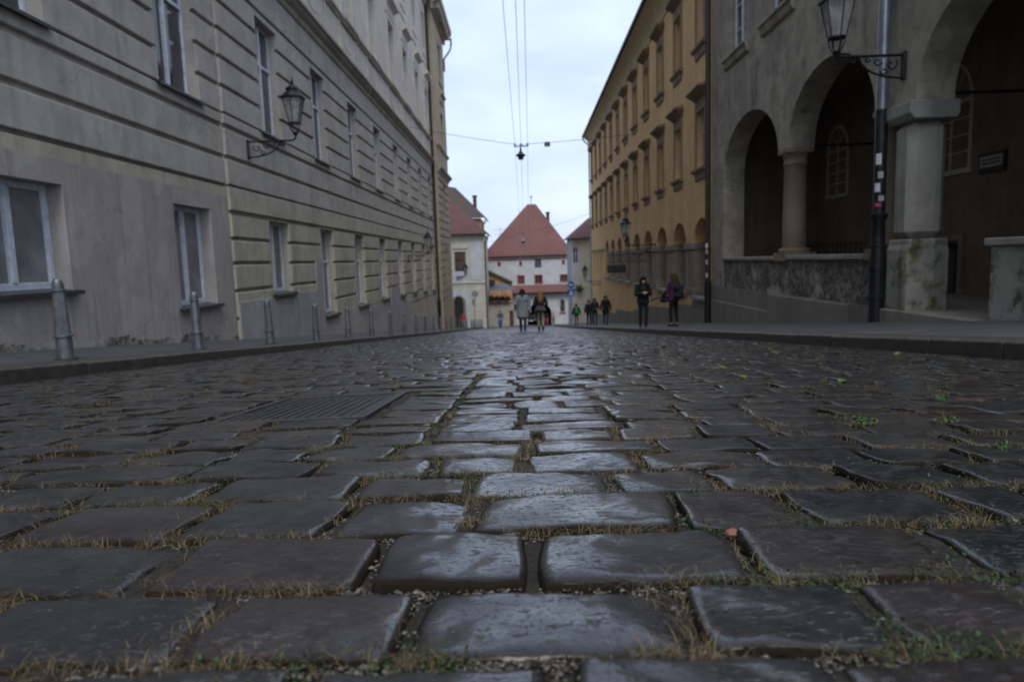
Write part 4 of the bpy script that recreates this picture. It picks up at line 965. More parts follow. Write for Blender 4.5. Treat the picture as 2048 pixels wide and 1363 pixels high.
mb = MB(); mb.tube([(-14-o3.x, -.55, 10.95), (-3.4-o3.x, -.55, 10.95)], .09, 8); mb.tube([(-3.4-o3.x, -.55, 10.9), (-3.5-o3.x, -.4, 10.3), (-3.85-o3.x, -.1, 9.9), (-3.87-o3.x, -.1, 0)], .07, 8); part('gutter', mb, 'iron', CH, smooth=True)
# house behind with brown roof
BH = thing('hillside_house', 'pink walled house with a brown tiled roof rising behind the corner house', 'building', (-9, 92, -6)); o3 = BH.location
mb = MB(); mb.box(-14-o3.x, -4.9-o3.x, 0, 10, -1, 12.1); part('wall', mb, 'orange_wall', BH)
uvroof('roof', [((-16, 91.3, 6.2), (-4.2, 91.3, 6.2), (-8.4, 96, 10.6), (-16, 96, 12)), ((-4.2, 91.3, 6.2), (-4.2, 102, 6.2), (-8.4, 96, 10.6)), ], 'roof_brown', BH, o3)
mb = MB(); mb.box(-5.85-o3.x, -5.4-o3.x, 1.0, 1.5, 12.8, 15.0); mb.box(-5.93-o3.x, -5.32-o3.x, .92, 1.58, 15.0, 15.2); part('chimney', mb, 'roof_dark', BH)
mb = MB(); mb.tube([(-4.1-o3.x, -.7, 12.1), (-4.3-o3.x, -.5, 11.4), (-4.9-o3.x, -.1, 10.9), (-4.9-o3.x, -.1, 4)], .08, 8); part('gutter', mb, 'zinc', BH, smooth=True)
# orange cafe house
OH = thing('cafe_house', 'low orange house with a sloping dark roof beside the white gate', 'building', (-3, 90, -8)); o3 = OH.location
mb = MB(); mb.poly([(-5.5-o3.x, 0, -1), (-1.0-o3.x, 0, -1), (-1.0-o3.x, 0, 5.5), (-4.4-o3.x, 0, 7.3), (-5.5-o3.x, 0, 7.6)]); n = len(mb.v)
mb.quad((-1.0-o3.x, 0, -1), (-1.0-o3.x, 5, -1), (-1.0-o3.x, 5, 5.5), (-1.0-o3.x, 0, 5.5)); part('wall', mb, 'orange_wall', OH)
uvroof('roof', [((-.85, 89.6, -2.5), (-.85, 95, -2.5), (-5.6, 95, -.1), (-5.6, 89.6, -.1))], 'roof_brown', OH, o3)
P = PFr(OH, 90); window(OH, P, -3.55, .8, -3.1, -2.0, d=.04, frame='iron_grey', sill=None, mull=False, transom=0)
# terrace wall with planting and parasol
TW = thing('terrace_wall', 'pale rendered retaining wall of the cafe terrace with a narrow brown door', 'wall', (-2.4, 86, -8)); o3 = TW.location
P = PFr(TW, 86); mb = MB(); facade(mb, P, -4.6, -.55, -9, -4.95, [(-1.35, -.85, -9, -5.9)], T=.5); part('wall', mb, 'terrace', TW)
mb = MB(); pbox(mb, P, -1.35, -.85, -.3, -.2, -9, -5.9); part('door', mb, 'brown_paint', TW)
mb = MB(); pbox(mb, P, -4.6, -.5, -.55, .05, -4.95, -4.82); part('coping', mb, 'coping', TW)
def leaf_clump(n, sx, sy, sz, s=.12):
    mb = MB()
    for k in range(n):
        p = Vector((random.gauss(0, .45)*sx, random.gauss(0, .45)*sy, abs(random.gauss(0, .5))*sz)); a = Vector((random.gauss(0, 1), random.gauss(0, 1), random.gauss(0, 1))).normalized(); b_ = a.orthogonal(); c_ = a.cross(b_); q = random.random(); e = s*random.uniform(.5, 1.2)
        mb.quad(*[tuple(p+b_*x*e+c_*y*e) for x, y in ((-1, 0), (0, -.6), (1, 0), (0, .6))]); mb.rnd += [q]*4
    return mb
for x, lb in ((-3.7, 'leafy planter on the terrace wall under the left side of the parasol'), (-2.7, 'leafy planter on the terrace wall below the parasol pole'), (-1.8, 'leafy planter on the terrace wall nearest the gate')):
    t = thing('planter', lb, 'planter', (x, 85.8, -4.82), 0, 'planters on the cafe terrace')
    mb = MB(); mb.extrude([(-.14, 0), (.14, 0), (.18, .28), (-.18, .28)], lambda a, z, q: (q, a, z), -.42, .42); part('trough', mb, 'grey_dark', t)
    o = part('plants', leaf_clump(260, .8, .4, .5), 'flower', t); o.location = (0, 0, .25)
pr = thing('parasol', 'open grey canvas parasol over the cafe terrace', 'parasol', (-2.25, 87, -5.0))
mb = MB(); mb.lathe([(1.9, 1.75), (1.0, 2.25), (.08, 2.58), (.02, 2.6)], (0, 0, 0), 8, .39); part('canopy', mb, 'parasol', pr)
mb = MB(); mb.tube([(0, 0, -.2), (0, 0, 2.5)], .035, 8); part('pole', mb, 'iron_grey', pr)
mb = MB(); mb.lathe([(.35, -.2), (.35, -.1), (.06, -.05)], (0, 0, 0), 12); part('base', mb, 'iron_grey', pr)
# right white house
RH = thing('narrow_house', 'narrow cream and white house with a red roof past the end of the yellow building', 'building', (6.6, 76, -7)); o3 = RH.location
P = PFr(RH, 76)
mb = MB(); facade(mb, P, 6.72, 9, -9, 2.7, [], T=.4); part('wall', mb, 'cream_wall', RH)
mb = MB(); facade(mb, P, 5.92, 6.72, -2.3, 2.7, [(6.02, 6.6, -.2, 1.62)], T=.4); part('bay_wall', mb, 'white_wall', RH)
mb = MB(); facade(mb, P, 5.98, 6.72, -9, -2.3, [], T=.4); part('lower_wall', mb, 'cream_wall', RH)
mb = MB(); mb.box(5.93-o3.x, 6.3-o3.x, .41, 8, -2, 9.65); part('side_wall', mb, 'white_wall', RH)
window(RH, P, 6.31, .58, -.2, 1.62, d=-.1, frame='white_paint', sill=None, fw=.06)
uvroof('roof', [((5.5, 75.4, 2.62), (9.5, 75.4, 2.62), (9.5, 79.5, 5.0), (8.1, 79.5, 4.9)), ((5.5, 84, 2.62), (5.5, 75.4, 2.62), (8.1, 79.5, 4.9))], 'roof_dark', RH, o3)
mb = MB(); mb.tube([(5.45-o3.x, -.65, 9.55), (7.2-o3.x, -.65, 9.55)], .07, 8); part('gutter', mb, 'iron', RH, smooth=True)
hb = thing('hanging_basket', 'leafy green basket on an iron arm on the narrow house', 'hanging basket', (6.62, 75.6, -3.1))
part('leaves', leaf_clump(200, .5, .4, .5, .09), 'ivy', hb); mb = MB(); mb.lathe([(.05, -.25), (.25, -.1), (.28, .02)], (0, 0, 0), 10); part('bowl', mb, 'iron', hb); mb = MB(); mb.tube([(0, 0, 0), (0, 0, .5), (.25, .4, .5)], .02, 6); part('arm', mb, 'iron', hb)
# distant roofs closing the gaps
for i, (x0, x1, y, z, mt, lb) in enumerate(((-7, -4.5, 125, 2.2, 'roof_dark', 'small far roof seen between the corner house and the gate'), (9, 22, 100, -1., 'roof_dark', 'roof behind the narrow house on the right'))):
    t = thing('far_house', lb, 'building', (x0, y, -12)); mb = MB(); mb.box(0, x1-x0, 0, 8, -2, z+12-1.2); part('wall', mb, 'cream_wall', t)
    uvroof('roof', [((x0-.4, y-.4, z-1.3), (x1+.4, y-.4, z-1.3), (x1, y+4, z), (x0, y+4, z)), ((x1+.4, y-.4, z-1.3), (x1+.4, y+8.4, z-1.3), (x1, y+4, z))], mt, t, t.location)
ae = thing('roof_aerial', 'thin television aerial standing above the far roofs left of the gate', 'aerial', (-3.2, 126, 0))
mb = MB(); mb.tube([(0, 0, -2), (0, 0, 6.5)], .04, 6); mb.tube([(-1.2, 0, 6), (1.2, 0, 6)], .03, 6); mb.tube([(-1, 0, 5.2), (1, 0, 5.2)], .03, 6); part('mast', mb, 'zinc', ae)

# ================================================================== STREET LAMPS
def spiral(c, r0, r1, a0, a1, n=22, ax=1):
    out = []
    for i in range(n):
        t = i/(n-1); r = r0+(r1-r0)*t; a = a0+(a1-a0)*t; out.append((c[0]+r*math.cos(a), 0, c[1]+r*math.sin(a)))
    return out
def lantern_parts(root, x, z, s=1., sides=6):
    """tapering six-sided gas lantern, foot at (x,0,z)"""
    A = [2*PI*k/sides+PI/6 for k in range(sides)]
    def ring(r, zz): return [(x+r*math.cos(a), r*math.sin(a), z+zz) for a in A]
    f = MB(); r0, r1, z0, z1 = .15*s, .285*s, .30*s, .92*s
    b0, b1 = ring(r0, z0), ring(r1, z1)
    for p, q in zip(b0, b1): f.tube([p, q], .012*s, 6)
    for R in (b0, b1):
        for p, q in zip(R, R[1:]+R[:1]): f.tube([p, q], .014*s, 6)
    c0, c1 = ring(.07*s, .05*s), ring(.125*s, .27*s)           # basket below
    for p, m_, q in zip(c0, c1, b0): f.tube([p, ((p[0]+m_[0])/2+.2*(m_[0]-x), (p[1]+m_[1])/2+.2*m_[1], (p[2]+m_[2])/2), q], .011*s, 6)
    f.lathe([(.02*s, -.04*s), (.055*s, 0), (.08*s, .05*s), (.04*s, .07*s)], (x, 0, z), 12); f.lathe([(r0*1.04, z0-.02*s), (r0*1.04, z0+.01*s)], (x, 0, z), 12)
    fo = part('lantern_frame', f, 'iron', root, smooth=True)
    for i in range(sides):
        j = (i+1) % sides; g = MB(); k = .985
        g.quad(*[((p[0]-x)*k+x, p[1]*k, p[2]) for p in (b0[i], b0[j], b1[j], b1[i])]); part('pane', g, 'lglass', fo)
    m_ = MB(); m_.lathe([(.012*s, .3*s), (.012*s, .52*s), (.045*s, .56*s), (.05*s, .68*s), (.02*s, .76*s)], (x, 0, z), 10); m_.tube([(x, 0, z+.75*s), (x, 0, z+.95*s)], .012*s, 6)
    part('burner', m_, 'copper', fo, smooth=True)
    rf = MB(); rf.lathe([(.33*s, .92*s), (.335*s, .95*s), (.29*s, .985*s), (.17*s, 1.10*s), (.165*s, 1.13*s), (.19*s, 1.14*s), (.19*s, 1.165*s), (.13*s, 1.21*s), (.07*s, 1.26*s), (.03*s, 1.285*s)], (x, 0, z), sides, PI/6)
    ro_ = part('roof', rf, 'iron', root)
    fi = MB(); fi.lathe([(.02*s, 1.28*s), (.045*s, 1.31*s), (.02*s, 1.34*s), (.035*s, 1.36*s), (.006*s, 1.47*s)], (x, 0, z), 10); part('finial', fi, 'iron', ro_, smooth=True)
def wall_lamp(label, plate, sgn, reach, s=1., hang=.08, group='cast-iron wall lanterns along the street'):
    """bracket arm at the wall plate, arm towards sgn*x"""
    t = thing('wall_lamp', label, 'street lamp', plate, 0, group)
    X = lambda x: sgn*x
    b = MB(); b.box(min(X(0), X(.05)), max(X(0), X(.05)), -.06, .06, -.44*s, .06*s); part('wall_plate', b, 'iron', t, bevel=.012)
    b = MB(); b.tube([(X(.03), 0, 0), (X(reach*.8), 0, 0), (X(reach-.06), 0, .005), (X(reach), 0, hang*.6), (X(reach), 0, hang)], .025*s, 8); part('arm', b, 'iron', t, smooth=True)
    b = MB(); k = reach
    b.tube([(X(.05), 0, -.40*s)]+[(X(.05+k*.62*math.sin(a)), 0, -.40*s+.38*s*(1-math.cos(a))) for a in np.linspace(.1, PI/2, 12)], .021*s, 6)
    for c, r0, r1, a0, a1 in (((.2*k, -.16*s), .115*s, .02*s, 2.5, 8.5), ((.40*k, -.10*s), .085*s, .015*s, 3.2, 9), ((.55*k, -.065*s), .05*s, .01*s, 3.2, 9), ((.76*k, -.07*s), .06*s, .012*s, 1.6, 8), ((.30*k, -.27*s), .07*s, .015*s, 0, -6)):
        b.tube([(X(p[0]), 0, p[2]) for p in spiral(c, r0, r1, a0, a1)], .016*s, 6)
    for q in (.3, .45, .6, .68): b.tube([(X(q*k), 0, 0), (X(q*k), 0, -.05*s)], .012*s, 6)
    part('scrollwork', b, 'iron', t, smooth=True)
    lantern_parts(t, X(reach), hang+.04, s); return t
wall_lamp('black gas lantern on a scrolled bracket on the palace wall beside the tall upper windows', (-6.93, 18.09, 3.66), 1, 1.27, .98, .10)
wall_lamp('black gas lantern farther down the palace wall beside the dark downpipe', (-6.93, 43.15, .92), 1, 1.30, .98, .10)
wall_lamp('large dark lantern on a scrolled bracket over the grey arcade downpipe', (6.99, 12.72, 3.80), -1, 1.22, .98, .0)
wall_lamp('lantern standing out from the yellow wall in front of the arcade arches', (7.14, 35.9, .98), -1, 1.55, .98, .16)
wall_lamp('small lantern hung low at the far end of the yellow wall above the passers-by', (7.5, 63.5, -1.75), -1, 1.4, 1.0, .1)
wall_lamp('lantern on the front of the cream corner house by its brown window', (-7.3, 79.9, -1.25), 1, 1.1, 1.0, .1)
# hanging lamp over the street
YW = 42.
hp = thing('hanging_lamp', 'small dark lamp hanging from the overhead cables above the middle of the street', 'street lamp', (.33, YW, 6.38))
mb = MB(); mb.lathe([(.13, 0), (.16, .02), (.17, .16), (.30, .22), (.30, .26), (.12, .42), (.07, .5), (.06, .66), (.02, .72)], (0, 0, 0), 14); part('shade', mb, 'iron', hp, smooth=True)
mb = MB(); mb.tube([(0, 0, .7), (0, 0, .94)], .02, 6); part('hanger', mb, 'iron', hp)
hp2 = thing('hanging_lamp', 'tiny lamp hanging from the far overhead cable in front of the red gate roof', 'street lamp', (.55, 72, 2.1))
mb = MB(); mb.lathe([(.13, 0), (.17, .16), (.26, .22), (.26, .26), (.1, .42), (.05, .7)], (0, 0, 0), 12); part('shade', mb, 'iron_grey', hp2, smooth=True)
mb = MB(); mb.tube([(0, 0, .7), (0, 0, 1.15)], .02, 6); part('hanger', mb, 'iron', hp2)
# cables
def cable(pts, label, r=.012, sag=.15, g=None):
    mb = MB(); P_ = []
    for a, b_ in zip(pts, pts[1:]):
        for i in range(12):
            t = i/12; P_.append(tuple(a[k]+(b_[k]-a[k])*t-(sag*4*t*(1-t) if k == 2 else 0) for k in range(3)))
    P_.append(pts[-1]); mb.tube(P_, r, 5); return tag(part('overhead_cable', mb, 'iron', smooth=True), label, 'cable', g)
cz_ = 7.28
cable([(-6.9, 43.0, 8.8), (-.0, YW, cz_), (.75, YW, cz_), (6.95, 40.2, 7.35)], 'span cable crossing the street that carries the hanging lamp', .013, .05)
for i, (x0, x1, x2, lb) in enumerate(((-.22, .0, .3, 'leftmost of the three cables running above the street'), (.14, .36, .62, 'middle of the three cables running above the street'), (.39, .75, 1.15, 'rightmost of the three cables running above the street'))):
    cable([(x0-.2, -2, 8.2), (x0, 20.2, 7.7), (x1, YW, cz_+.02), (x2, 72., 3.25)], lb, .009, .08, 'cables running above the street')
cable([(-3.9, 79, 2.6), (.4, 72, 3.2), (7.4, 71, 4.9)], 'far cable crossing in front of the red gate roof', .013, .2)
mb = MB(); mb.box(-.42, .42, -.02, .02, -.03, .02)
for x in (-.38, 0, .38): mb.box(x-.05, x+.05, -.06, .06, -.01, .16)
sb = part('cable_spreader', mb, 'iron'); sb.location = (.37, YW, cz_-.12); tag(sb, 'dark spreader bar holding the three cables above the hanging lamp', 'cable fitting')
mb = MB(); mb.box(-.17, -.02, -.1, .1, -.12, .12); mb.box(.0, .16, -.1, .1, -.12, .12); mb.box(-.05, .05, -.04, .04, .1, .16)
sb = part('junction_box', mb, 'iron'); sb.location = (1.94, YW, cz_-.06); tag(sb, 'small black box clipped on the span cable right of the hanging lamp', 'junction box')

# ================================================================== BOLLARDS
def make_bollard():
    t = thing('bollard', '', 'bollard')
    mb = MB(); mb.lathe([(.098, .26), (.092, .30), (.074, .72)], (0, 0, 0), 8, PI/8); part('post', mb, 'iron_grey', t)
    mb = MB(); mb.lathe([(.106, .012), (.102, .06), (.097, .235)], (0, 0, 0), 12); part('foot', mb, 'iron_grey', t, smooth=True)
    mb = MB(); mb.lathe([(.15, -.12), (.15, .006), (.13, .016)], (0, 0, 0), 16); part('base_plate', mb, 'iron', t, smooth=True)
    mb = MB(); mb.lathe([(.098, .235), (.116, .24), (.120, .25), (.116, .262), (.098, .268)], (0, 0, 0), 16); part('ring', mb, 'iron_grey', t, smooth=True); mb = MB(); mb.lathe([(.074, .715), (.088, .722), (.088, .735), (.072, .742)], (0, 0, 0), 16); part('collar', mb, 'iron_grey', t, smooth=True)
    mb = MB(); mb.lathe([(.071, .742), (.070, .79), (.062, .825), (.043, .848), (.02, .857), (.004, .859)], (0, 0, 0), 16); part('cap', mb, 'iron_grey', t, smooth=True)
    return t
bl = [7.52, 10.65, 13.74, 16.88, 20.03, 23.21, 26.61, 29.78, 33.14, 36.38, 39.85, 43.36, 46.58, 49.95, 53.68, 56.96, 60.71, 64.4]
pos = [(-5.1, y) for y in bl]+[(-5.07, 70.2), (-4.89, 70.7), (-4.73, 71.2), (-4.52, 71.8), (-4.31, 72.4), (-4.12, 73)]
b0 = make_bollard(); bt = tree_of(b0)
ords = ['nearest grey bollard, in front of the wide ground-floor window', 'second grey bollard from the camera, before the narrow curtained window', 'third grey bollard, in front of the lilac wall patch', 'fourth grey bollard, right of the lilac wall patch', 'fifth grey bollard along the palace kerb', 'sixth grey bollard along the palace kerb', 'seventh grey bollard along the palace kerb', 'eighth grey bollard along the palace kerb', 'ninth grey bollard along the palace kerb', 'tenth grey bollard along the palace kerb']
for i, (x, y) in enumerate(pos):
    o = b0 if i == 0 else copy_tree(b0, None, bt)
    o.location = (x, y, pave_z(x, y) if y < 69 else base_z(y)+.12); o.rotation_euler = (random.gauss(0, .004), random.gauss(0, .004), random.uniform(0, 1))
    if i < 10: lb = ords[i]
    elif i < 18: lb = 'distant grey bollard in the row toward the cream corner house'
    else: lb = 'far grey bollard in the tight cluster at the street corner'
    o.scale = (.84, .84, 1.06); tag(o, lb, 'bollard', 'grey iron bollards along the left kerb')

# ================================================================== SIGNS
sp = thing('traffic_sign', 'blue round arrow sign above a blue square crossing sign on one post', 'traffic sign', (5.28, 70, road_z(3.9, 70)+.12))
zb = sp.location.z
mb = MB(); mb.tube([(0, .05, 0), (0, .05, -1.8-zb)], .035, 8); part('post', mb, 'iron_grey', sp)
def disc(r, y0, y1, z, n=24):
    mb = MB(); mb.extrude([(r*math.cos(2*PI*i/n), z+r*math.sin(2*PI*i/n)) for i in range(n)], lambda a, b_, t: (a, t, b_), y0, y1); return mb
zc = -2.28-zb
rp = part('round_sign', disc(.36, -.01, .015, zc), 'blue', sp)
mb = MB(); mb.extrude([(-.24, zc), (-.05, zc+.15), (-.05, zc+.05), (.24, zc+.05), (.24, zc-.05), (-.05, zc-.05), (-.05, zc-.15)], lambda a, b_, t: (a, t, b_), -.016, -.0105); part('arrow', mb, 'sign_white', rp)
zs_ = -3.08-zb; mb = MB(); mb.box(-.36, .36, -.01, .015, zs_-.37, zs_+.37); sq = part('square_sign', mb, 'blue', sp)
mb = MB(); mb.extrude([(-.27, zs_-.27), (.27, zs_-.27), (0, zs_+.29)], lambda a, b_, t: (a, t, b_), -.016, -.0105); tri = part('white_triangle', mb, 'sign_white', sq)
mb = MB(); F_ = lambda a, b_, t: (a, t, b_)
mb.extrude([(.03*math.cos(2*PI*i/8)+.01, zs_+.07+.03*math.sin(2*PI*i/8)) for i in range(8)], F_, -.021, -.0165); mb.extrude([(-.03, zs_+.03), (.04, zs_+.03), (.035, zs_-.08), (-.03, zs_-.08)], F_, -.021, -.0165)
mb.extrude([(-.03, zs_-.082), (.0, zs_-.082), (-.08, zs_-.24), (-.12, zs_-.24)], F_, -.021, -.0165); mb.extrude([(.002, zs_-.082), (.035, zs_-.082), (.11, zs_-.24), (.07, zs_-.24)], F_, -.021, -.0165)
part('walking_figure', mb, 'black_board', tri)
sl2 = thing('traffic_sign', 'round traffic sign seen from behind on a pole at the left corner', 'traffic sign', (-4.85, 72, base_z(72)+.12)); zb = sl2.location.z
mb = MB(); mb.tube([(0, 0, 0), (.12, 0, -2.6-zb)], .035, 8); part('post', mb, 'iron_grey', sl2)
mb = disc(.36, -.03, -.01, -3.0-zb); 
o = part('round_sign', mb, 'sign_back', sl2); o.location = (.15, -.02, 0)
mb = MB(); mb.box(-.2, .16, -.05, -.035, -4.2-zb, -3.5-zb); o = part('supplementary_plate', mb, 'sign_back', sl2)
hs = thing('hanging_sign', 'black shop sign board hanging from an ornate iron arm before the yellow arcade', 'sign', (5.4, 38, -.25))
mb = MB()
mb.extrude([(-.50, -.22), (.50, -.22), (.53, 0), (.50, .22), (-.50, .22), (-.53, 0)], lambda a, b_, t: (a, t, b_), -.03, .03); part('board', mb, 'black_board', hs, bevel=.02)
mb = MB(); mb.tube([(-.45, 0, .38), (1.7, 0, .38)], .02, 6)
for x in (-.35, .35): mb.tube([(x, 0, .22), (x, 0, .38)], .012, 6)
for c_, r0 in (((.1, .5), .11), ((.45, .52), .13), ((.85, .55), .16), ((1.3, .6), .2)): mb.tube(spiral(c_, r0, .02, -1.57, 5), .016, 6)
part('arm', mb, 'iron', hs)

# ================================================================== PEOPLE
def remesh(name, mb, vox, mat, parent, smooth_it=2):
    me = mb.mesh('tmp'); o = bpy.data.objects.new('tmp', me); COL.objects.link(o)
    r = o.modifiers.new('r', 'REMESH'); r.mode = 'VOXEL'; r.voxel_size = vox; r.use_smooth_shade = True
    if smooth_it: s_ = o.modifiers.new('s', 'SMOOTH'); s_.factor = .5; s_.iterations = smooth_it
    dg = bpy.context.evaluated_depsgraph_get(); dg.update(); me2 = bpy.data.meshes.new_from_object(o.evaluated_get(dg)); me2.name = name
    bpy.data.objects.remove(o); me2.materials.clear(); me2.materials.append(M[mat])
    me2.polygons.foreach_set('use_smooth', [True]*len(me2.polygons))
    ob = bpy.data.objects.new(name, me2); COL.objects.link(ob); ob.parent = parent; return ob
def hand(mb, w, d, side, s=1., curl=.3, det=True):
    """palm with four unequal fingers and a thumb leaving the side of the palm"""
    d = Vector(d).normalized(); w = Vector(w); sd = d.cross(Vector((side, 0, 0)))
    if sd.length < .1: sd = d.cross(Vector((0, 1, 0)))
    sd.normalize(); pl = d.cross(sd).normalized()
    mb.caps(w, w+d*.075*s, .024*s, .030*s)
    for i, (o, L) in enumerate(((-.028, .068), (-.009, .078), (.010, .072), (.028, .056))):
        b_ = w+d*.085*s+sd*o*s; k1 = b_+(d*(1-curl*.4)+pl*curl).normalized()*L*.5*s; k2 = k1+(d*(1-curl)+pl*curl*1.6).normalized()*L*.5*s
        mb.caps(b_, k1, .0095*s, .009*s, 6); mb.caps(k1, k2, .009*s, .0075*s, 6)
    tb_ = w+d*.03*s-sd*.028*s; tm = tb_+(d*.6-sd*.75+pl*.2).normalized()*.04*s; mb.caps(tb_, tm, .012*s, .010*s, 6); mb.caps(tm, tm+(d*.9-sd*.2+pl*.3).normalized()*.032*s, .010*s, .008*s, 6)
def person(label, loc, heading, H, top, legs, shoes, hair, hairstyle='long', stride=.22, arms=None, coat_len=.0, group=None, vox=.013, lean=0., headtilt=0., fullness=1., ankles=False, seated=False):
    """local frame: faces +y. returns root"""
    s = H/1.70; root = thing('person', label, 'person', loc, heading, group)
    V = lambda x, y, z: Vector((x*s, y*s, z*s))
    hip = [V(-.085, 0, .90), V(.085, 0, .90)]
    if seated:
        kn = [V(-.16, .36, .80), V(.16, .36, .80)]; an = [V(-.15, .30, .40), V(.15, .30, .40)]
    else:
        kn = [V(-.09, stride*.55+.02, .49), V(.09, -stride*.25+.02, .48)]; an = [V(-.08, stride*.62, .085), V(.08, -stride*.75, .12 if stride > .1 else .085)]
    sh = [V(-.17, lean, 1.385), V(.17, lean, 1.385)]; chest = V(0, lean*.8, 1.24); waist = V(0, lean*.3, 1.04); neck = V(0, lean*1.05, 1.43)
    hd = V(0, lean*1.1+.02+headtilt*.06, 1.575-headtilt*.02)
    arms = arms or [(( -.25, -.04, 1.12), (-.26, .06, .88)), ((.25, .02, 1.12), (.26, -.06, .88))]
    el = [V(*a[0]) for a in arms]; wr = [V(*a[1]) for a in arms]
    b = MB()
    b.caps(hd+V(0, -.012, .018), hd+V(0, .0, .0), .092*s, .085*s, 14); b.caps(hd+V(0, .03, -.03), hd+V(0, .045, -.075), .062*s, .042*s)
    fz = hd+V(0, .09, -.02)
    b.caps(fz+V(0, .0, .03), fz+V(0, .018, -.012), .010*s, .014*s, 8)                       # nose
    for e in (-1, 1): b.caps(hd+V(.088*e, -.01, .012), hd+V(.092*e, -.015, -.025), .016*s, .011*s, 6)   # ears
    b.caps(fz+V(-.018, -.006, -.048), fz+V(.018, -.006, -.048), .009*s, .009*s, 6)           # mouth
    b.caps(neck+V(0, 0, -.06), hd+V(0, 0, -.06), .055*s, .05*s)
    b.caps(chest, neck+V(0, 0, -.05), .12*s, .07*s); b.caps(sh[0], sh[1], .06*s, .06*s); b.caps(waist, chest, .105*s, .125*s); b.caps(V(-.05, 0, .93), V(.05, 0, .93), .115*s, .115*s); b.caps(V(0, 0, .95), waist, .11*s, .1*s)
    for i in (0, 1):
        b.caps(sh[i], el[i], .045*s, .036*s); b.caps(el[i], wr[i], .036*s, .025*s); hand(b, wr[i], (wr[i]-el[i]), 1 if i else -1, s, .35)
        b.caps(hip[i], kn[i], .085*s, .052*s); b.caps(kn[i], kn[i]*.5+an[i]*.5+V(0, -.012, .03), .05*s, .05*s); b.caps(kn[i]*.5+an[i]*.5+V(0, -.012, .03), an[i], .048*s, .034*s); b.caps(an[i]+V(0, -.02, -.03), an[i]+V(0, .14, -.05), .033*s, .028*s)
    remesh('body', b, vox*.8, 'skin', root, 2)
    ey = MB()
    for e in (-1, 1): ey.lathe([(.002, -.009*s), (.009*s, 0), (.002, .009*s)], tuple(fz+V(.032*e, -.004, .022)), 8)
    part('eyes', ey, 'rubber', root)
    # clothes
    t = MB(); k = fullness
    t.caps(chest, neck+V(0, 0, -.06), .145*s*k, .085*s); t.caps(sh[0]+V(.01, 0, -.01), sh[1]+V(-.01, 0, -.01), .075*s, .075*s); t.caps(waist, chest, .135*s*k, .155*s*k)
    bot = .93-coat_len
    for e in (-1, 1): t.caps(V(.055*e, 0, bot+.05), V(.05*e, lean*.3, 1.04), (.125+.10*coat_len)*s*k, .125*s*k)
    for i in (0, 1): t.caps(sh[i], el[i], .064*s*k, .055*s*k); t.caps(el[i], el[i]*.12+wr[i]*.88, .055*s*k, .042*s*k)
    remesh('jacket' if coat_len < .15 else 'coat', t, vox, top, root, 3)
    l = MB(); l.caps(V(-.055, 0, .93), V(.055, 0, .93), .122*s, .122*s)
    for i in (0, 1):
        mid = kn[i]*.5+an[i]*.5+V(0, -.01, .02); e_ = an[i]+V(0, 0, .07 if ankles else .0)
        l.caps(hip[i], kn[i], .094*s, .064*s); l.caps(kn[i], mid, .064*s, .06*s); l.caps(mid, e_, .06*s, .048*s)
    remesh('trousers', l, vox, legs, root, 2)
    for i in (0, 1):
        f = MB(); a = an[i]; f.caps(a+V(0, -.035, -.035), a+V(0, .10, -.05), .046*s, .036*s); f.caps(a+V(0, .10, -.05), a+V(0, .155, -.055), .036*s, .026*s)
        if not ankles: f.caps(a+V(0, -.02, -.02), a+V(0, -.02, .09), .046*s, .05*s)
        remesh('shoe', f, vox*.8, shoes, root, 1)
    h = MB(); h.caps(hd+V(0, -.03, .035), hd+V(0, .012, .045), .104*s, .092*s, 14); h.caps(hd+V(-.03, -.05, .0), hd+V(.03, -.05, .0), .085*s, .085*s)
    if hairstyle == 'long':
        h.caps(hd+V(0, -.05, .0), hd+V(0, -.115, -.30), .09*s, .095*s); 
        for e in (-1, 1): h.caps(hd+V(.075*e, -.02, .0), hd+V(.095*e, -.05, -.24), .045*s, .05*s); h.caps(hd+V(.05*e, -.09, -.05), hd+V(.06*e, -.12, -.36), .06*s, .055*s)
    elif hairstyle == 'front':
        for e in (-1, 1): h.caps(hd+V(.075*e, .0, .0), hd+V(.095*e, .02, -.22), .045*s, .05*s)
        h.caps(hd+V(0, -.05, .0), hd+V(0, -.1, -.2), .09*s, .09*s); h.caps(hd+V(-.05, .07, .07), hd+V(.05, .07, .07), .04*s, .04*s)
    elif hairstyle == 'ponytail':
        h.caps(hd+V(0, -.09, .06), hd+V(0, -.12, -.02), .045*s, .04*s); h.caps(hd+V(0, -.125, -.03), hd+V(0, -.17, -.32), .04*s, .03*s)
    remesh('hair', h, vox*.9, hair, root, 2)
    return root
def bag(name, label, cat, pts, mat, loc, heading=0., r=.1):
    mb = MB()
    for p, q, a, b_ in pts: mb.caps(p, q, a, b_)
    o = remesh(name, mb, .012, mat, None, 3); o.location = loc; o.rotation_euler = (0, 0, heading); return tag(o, label, cat)
UP = 0.   # walking away from the camera
def onroad(x, y): return (x, y, road_z(x, y))
def onpave(x, y): return (x, y, pave_z(x, y))
A_ = [((-.27, -.05, 1.10), (-.29, .05, .86)), ((.27, .03, 1.10), (.30, -.08, .87))]
person('woman in a long grey coat with a dark ponytail walking away down the road', onroad(.10, 27), UP, 1.72, 'grey_coat', 'black_cloth', 'black_cloth', 'dark_hair', 'ponytail', .2, A_, .30, fullness=1.32, vox=.012)
person('woman with long blond hair, black jacket and khaki trousers walking beside the grey coat', onroad(.82, 27.2), UP, 1.66, 'black_cloth', 'khaki', 'black_cloth', 'blond_hair', 'long', .12, [((-.26, -.02, 1.12), (-.24, .1, .92)), ((.26, -.02, 1.12), (.22, .12, .95))], .04, fullness=1.2, vox=.012)
